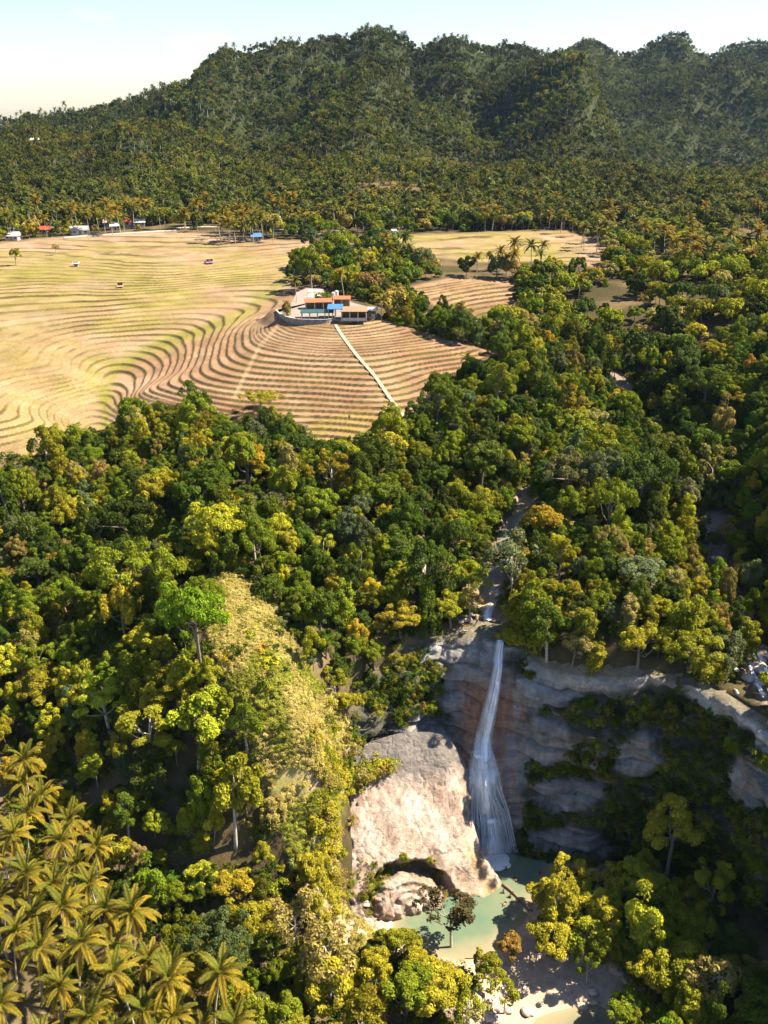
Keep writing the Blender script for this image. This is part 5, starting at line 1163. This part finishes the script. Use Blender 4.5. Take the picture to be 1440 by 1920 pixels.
# ------------------------------------------------------------------ people
M_SKIN = paint('skin', (.30, .16, .10), .6, .05); M_HAIR = paint('hair', (.012, .010, .009), .5, .05)
CLOTH = {'red': paint('red_cloth', (.45, .03, .03), .8), 'black': paint('black_cloth', (.02, .02, .025), .8), 'blue': paint('blue_cloth', (.04, .09, .25), .8), 'dark': paint('dark_cloth', (.05, .04, .04), .8)}
def body_mesh(J, E, Rr):
    me = bpy.data.meshes.new('body'); me.from_pydata(J, E, []); o = bpy.data.objects.new('tmp_body', me); COL.objects.link(o)
    md = o.modifiers.new('skin', 'SKIN'); ss = o.modifiers.new('sub', 'SUBSURF'); ss.levels = 1
    for v_, r_ in zip(me.skin_vertices[0].data, Rr): v_.radius = r_ if hasattr(r_, '__len__') else (r_, r_)
    me.skin_vertices[0].data[0].use_root = True
    dg = bpy.context.evaluated_depsgraph_get(); m2 = bpy.data.meshes.new_from_object(o.evaluated_get(dg)); bpy.data.objects.remove(o)
    m2.materials.clear(); m2.materials.append(M_SKIN)
    for p_ in m2.polygons: p_.use_smooth = True
    return m2
def figure(arms):
    J = [(0, 0, .92), (0, 0, 1.15), (0, .0, 1.38), (0, 0, 1.48), (0, -.02, 1.58), (0, -.02, 1.70)]; Rr = [(.155, .11), (.14, .10), (.16, .10), (.06, .06), (.095, .105), (.075, .085)]; E = [(0, 1), (1, 2), (2, 3), (3, 4), (4, 5)]
    for s_ in (-1, 1):
        b_ = len(J); J += [(s_ * .10, 0, .85), (s_ * .11, -.02, .48), (s_ * .11, .01, .08), (s_ * .12, -.17, .03)]; Rr += [.085, .06, .045, .035]; E += [(0, b_), (b_, b_ + 1), (b_ + 1, b_ + 2), (b_ + 2, b_ + 3)]
        b_ = len(J); sh = (s_ * .19, 0, 1.40); el, wr = arms[s_]
        J += [sh, el, wr]; Rr += [.055, .042, .032]; E += [(2, b_), (b_, b_ + 1), (b_ + 1, b_ + 2)]
        d_ = unit(np.array(wr) - np.array(el)); side = np.array((d_[1] * .0 + 1, 0, 0)) if abs(d_[0]) < .7 else np.array((0, 1, 0))
        pb = len(J); J.append(tuple(np.array(wr) + d_ * .07)); Rr.append((.035, .018)); E.append((b_ + 2, pb))
        for f_, ln in ((-1.5, .075), (-.5, .09), (.5, .085), (1.5, .065)):
            k_ = len(J); q = np.array(J[pb]) + side * .018 * f_; J.append(tuple(q + d_ * ln)); Rr.append(.009); E.append((pb, k_))
        k_ = len(J); J.append(tuple(np.array(wr) + d_ * .05 + side * .06)); Rr.append(.010); E.append((b_ + 2, k_))
    return body_mesh(J, E, Rr)
FIG = [figure({-1: ((-.30, -.02, 1.12), (-.32, -.12, .88)), 1: ((.30, -.02, 1.12), (.32, -.12, .88))}), figure({-1: ((-.45, -.05, 1.30), (-.68, -.12, 1.32)), 1: ((.40, -.08, 1.22), (.58, -.25, 1.26))})]
def hairmesh():
    V_, F_ = blob(8, 10, .112, .122, .105, 3, .05); V_ = V_ * 1.0 + (0, .012, 1.69); return mkmesh('hair', V_, F_, [M_HAIR])
HAIR = hairmesh()
def clothmesh(z0, z1, rx, ry, mat):
    n = 10; mb = MB(); rings = [[mb.bm.verts.new((rx * f * math.cos(a), ry * f * math.sin(a), z)) for a in np.linspace(0, 2 * math.pi, n, endpoint=False)] for z, f in ((z0, 1.12), ((z0 + z1) / 2, 1.0), (z1, .98))]
    for q, w in zip(rings, rings[1:]):
        for i in range(n): mb.bm.faces.new((q[i], q[(i + 1) % n], w[(i + 1) % n], w[i]))
    return mb.mesh('cloth', mat, True)
def person(p, fig, rot, cl, label, top=None, tilt=0, sink=0):
    e = obj('person', None, loc=(p[0], p[1], p[2] - sink), rot=(tilt, 0, rot), label=label, category='person')
    obj('body', FIG[fig], e); obj('hair', HAIR, e); obj('shorts', clothmesh(.62, 1.0, .19, .145, CLOTH[cl]), e)
    if top: obj('shirt', clothmesh(.98, 1.44, .205, .145, CLOTH[top]), e)
for i, (u, v, fig, cl, top, mode, lb) in enumerate([
    (949, 1631, 1, 'black', None, 'wade', 'bather standing chest-deep near the foot of the waterfall'), (962, 1640, 1, 'dark', None, 'swim', 'swimmer stretched out in the pool below the waterfall'),
    (944, 1674, 0, 'black', None, 'wade', 'bather standing between the rock slab and the log'), (957, 1682, 0, 'dark', 'black', 'wade', 'bather in dark clothes standing just below the log'), (952, 1687, 1, 'black', None, 'swim', 'swimmer floating beside the log, below the bathers'),
    (951, 1720, 0, 'black', None, 'wade', 'lone bather in the lower part of the pool'), (1011, 1645, 0, 'red', 'red', 'stand', 'person in red clothes on the pool bank'), (970, 1691, 0, 'dark', None, 'wade', 'bather leaning by the middle of the log')]):
    p = pz(u, v, 0.0)
    if mode == 'wade': person(p, fig, random.uniform(0, 6), cl, lb, top, 0, .95)
    elif mode == 'swim': person((p[0], p[1], .02), fig, random.uniform(-1, 1), cl, lb, top, R(86), .0)
    else: g = on_ground(u, v); person(g, fig, .4, cl, lb, top)
person(on_ground(655, 789), 0, .5, 'dark', 'person in dark clothes walking on the lowest terraces', 'dark')

# ------------------------------------------------------------------ haze
m, nt, b, o = newmat('haze'); nt.nodes.remove(b)
pv = nt.nodes.new('ShaderNodeVolumePrincipled'); pv.inputs['Color'].default_value = (.42, .66, 1.0, 1); pv.inputs['Density'].default_value = .00002; pv.inputs['Anisotropy'].default_value = .0
nt.links.new(pv.outputs[0], o.inputs['Volume'])
obj('haze', MB().box(-6500, 6500, -1500, 4200, -14, 420).mesh('haze', m), kind='stuff', label='thin blue haze over the valley and mountains', category='haze')

# mist where the water lands
m, nt, b, o = newmat('mist'); nt.nodes.remove(b)
pv = nt.nodes.new('ShaderNodeVolumePrincipled'); pv.inputs['Color'].default_value = (.95, .97, 1.0, 1); pv.inputs['Density'].default_value = .05; nt.links.new(pv.outputs[0], o.inputs['Volume'])
for k, (x, y, z, a, b_, c_) in enumerate([(18.9, 126.5, 1.5, 4.2, 2.6, 3.6), (19.0, 126.8, .8, 2.6, 1.8, 2.2), (17.2, 132.6, 15.5, 2.6, 1.7, 3.0)]):
    V_, F_ = blob(14, 20, a, b_, c_, 900 + k, .2); obj('mist', mkmesh('mist', V_ + (x, y, z), F_, [m]), kind='stuff', label=['pale spray drifting at the foot of the waterfall', 'dense spray where the waterfall strikes the pool', 'spray over the ledge halfway down the waterfall'][k], category='mist')
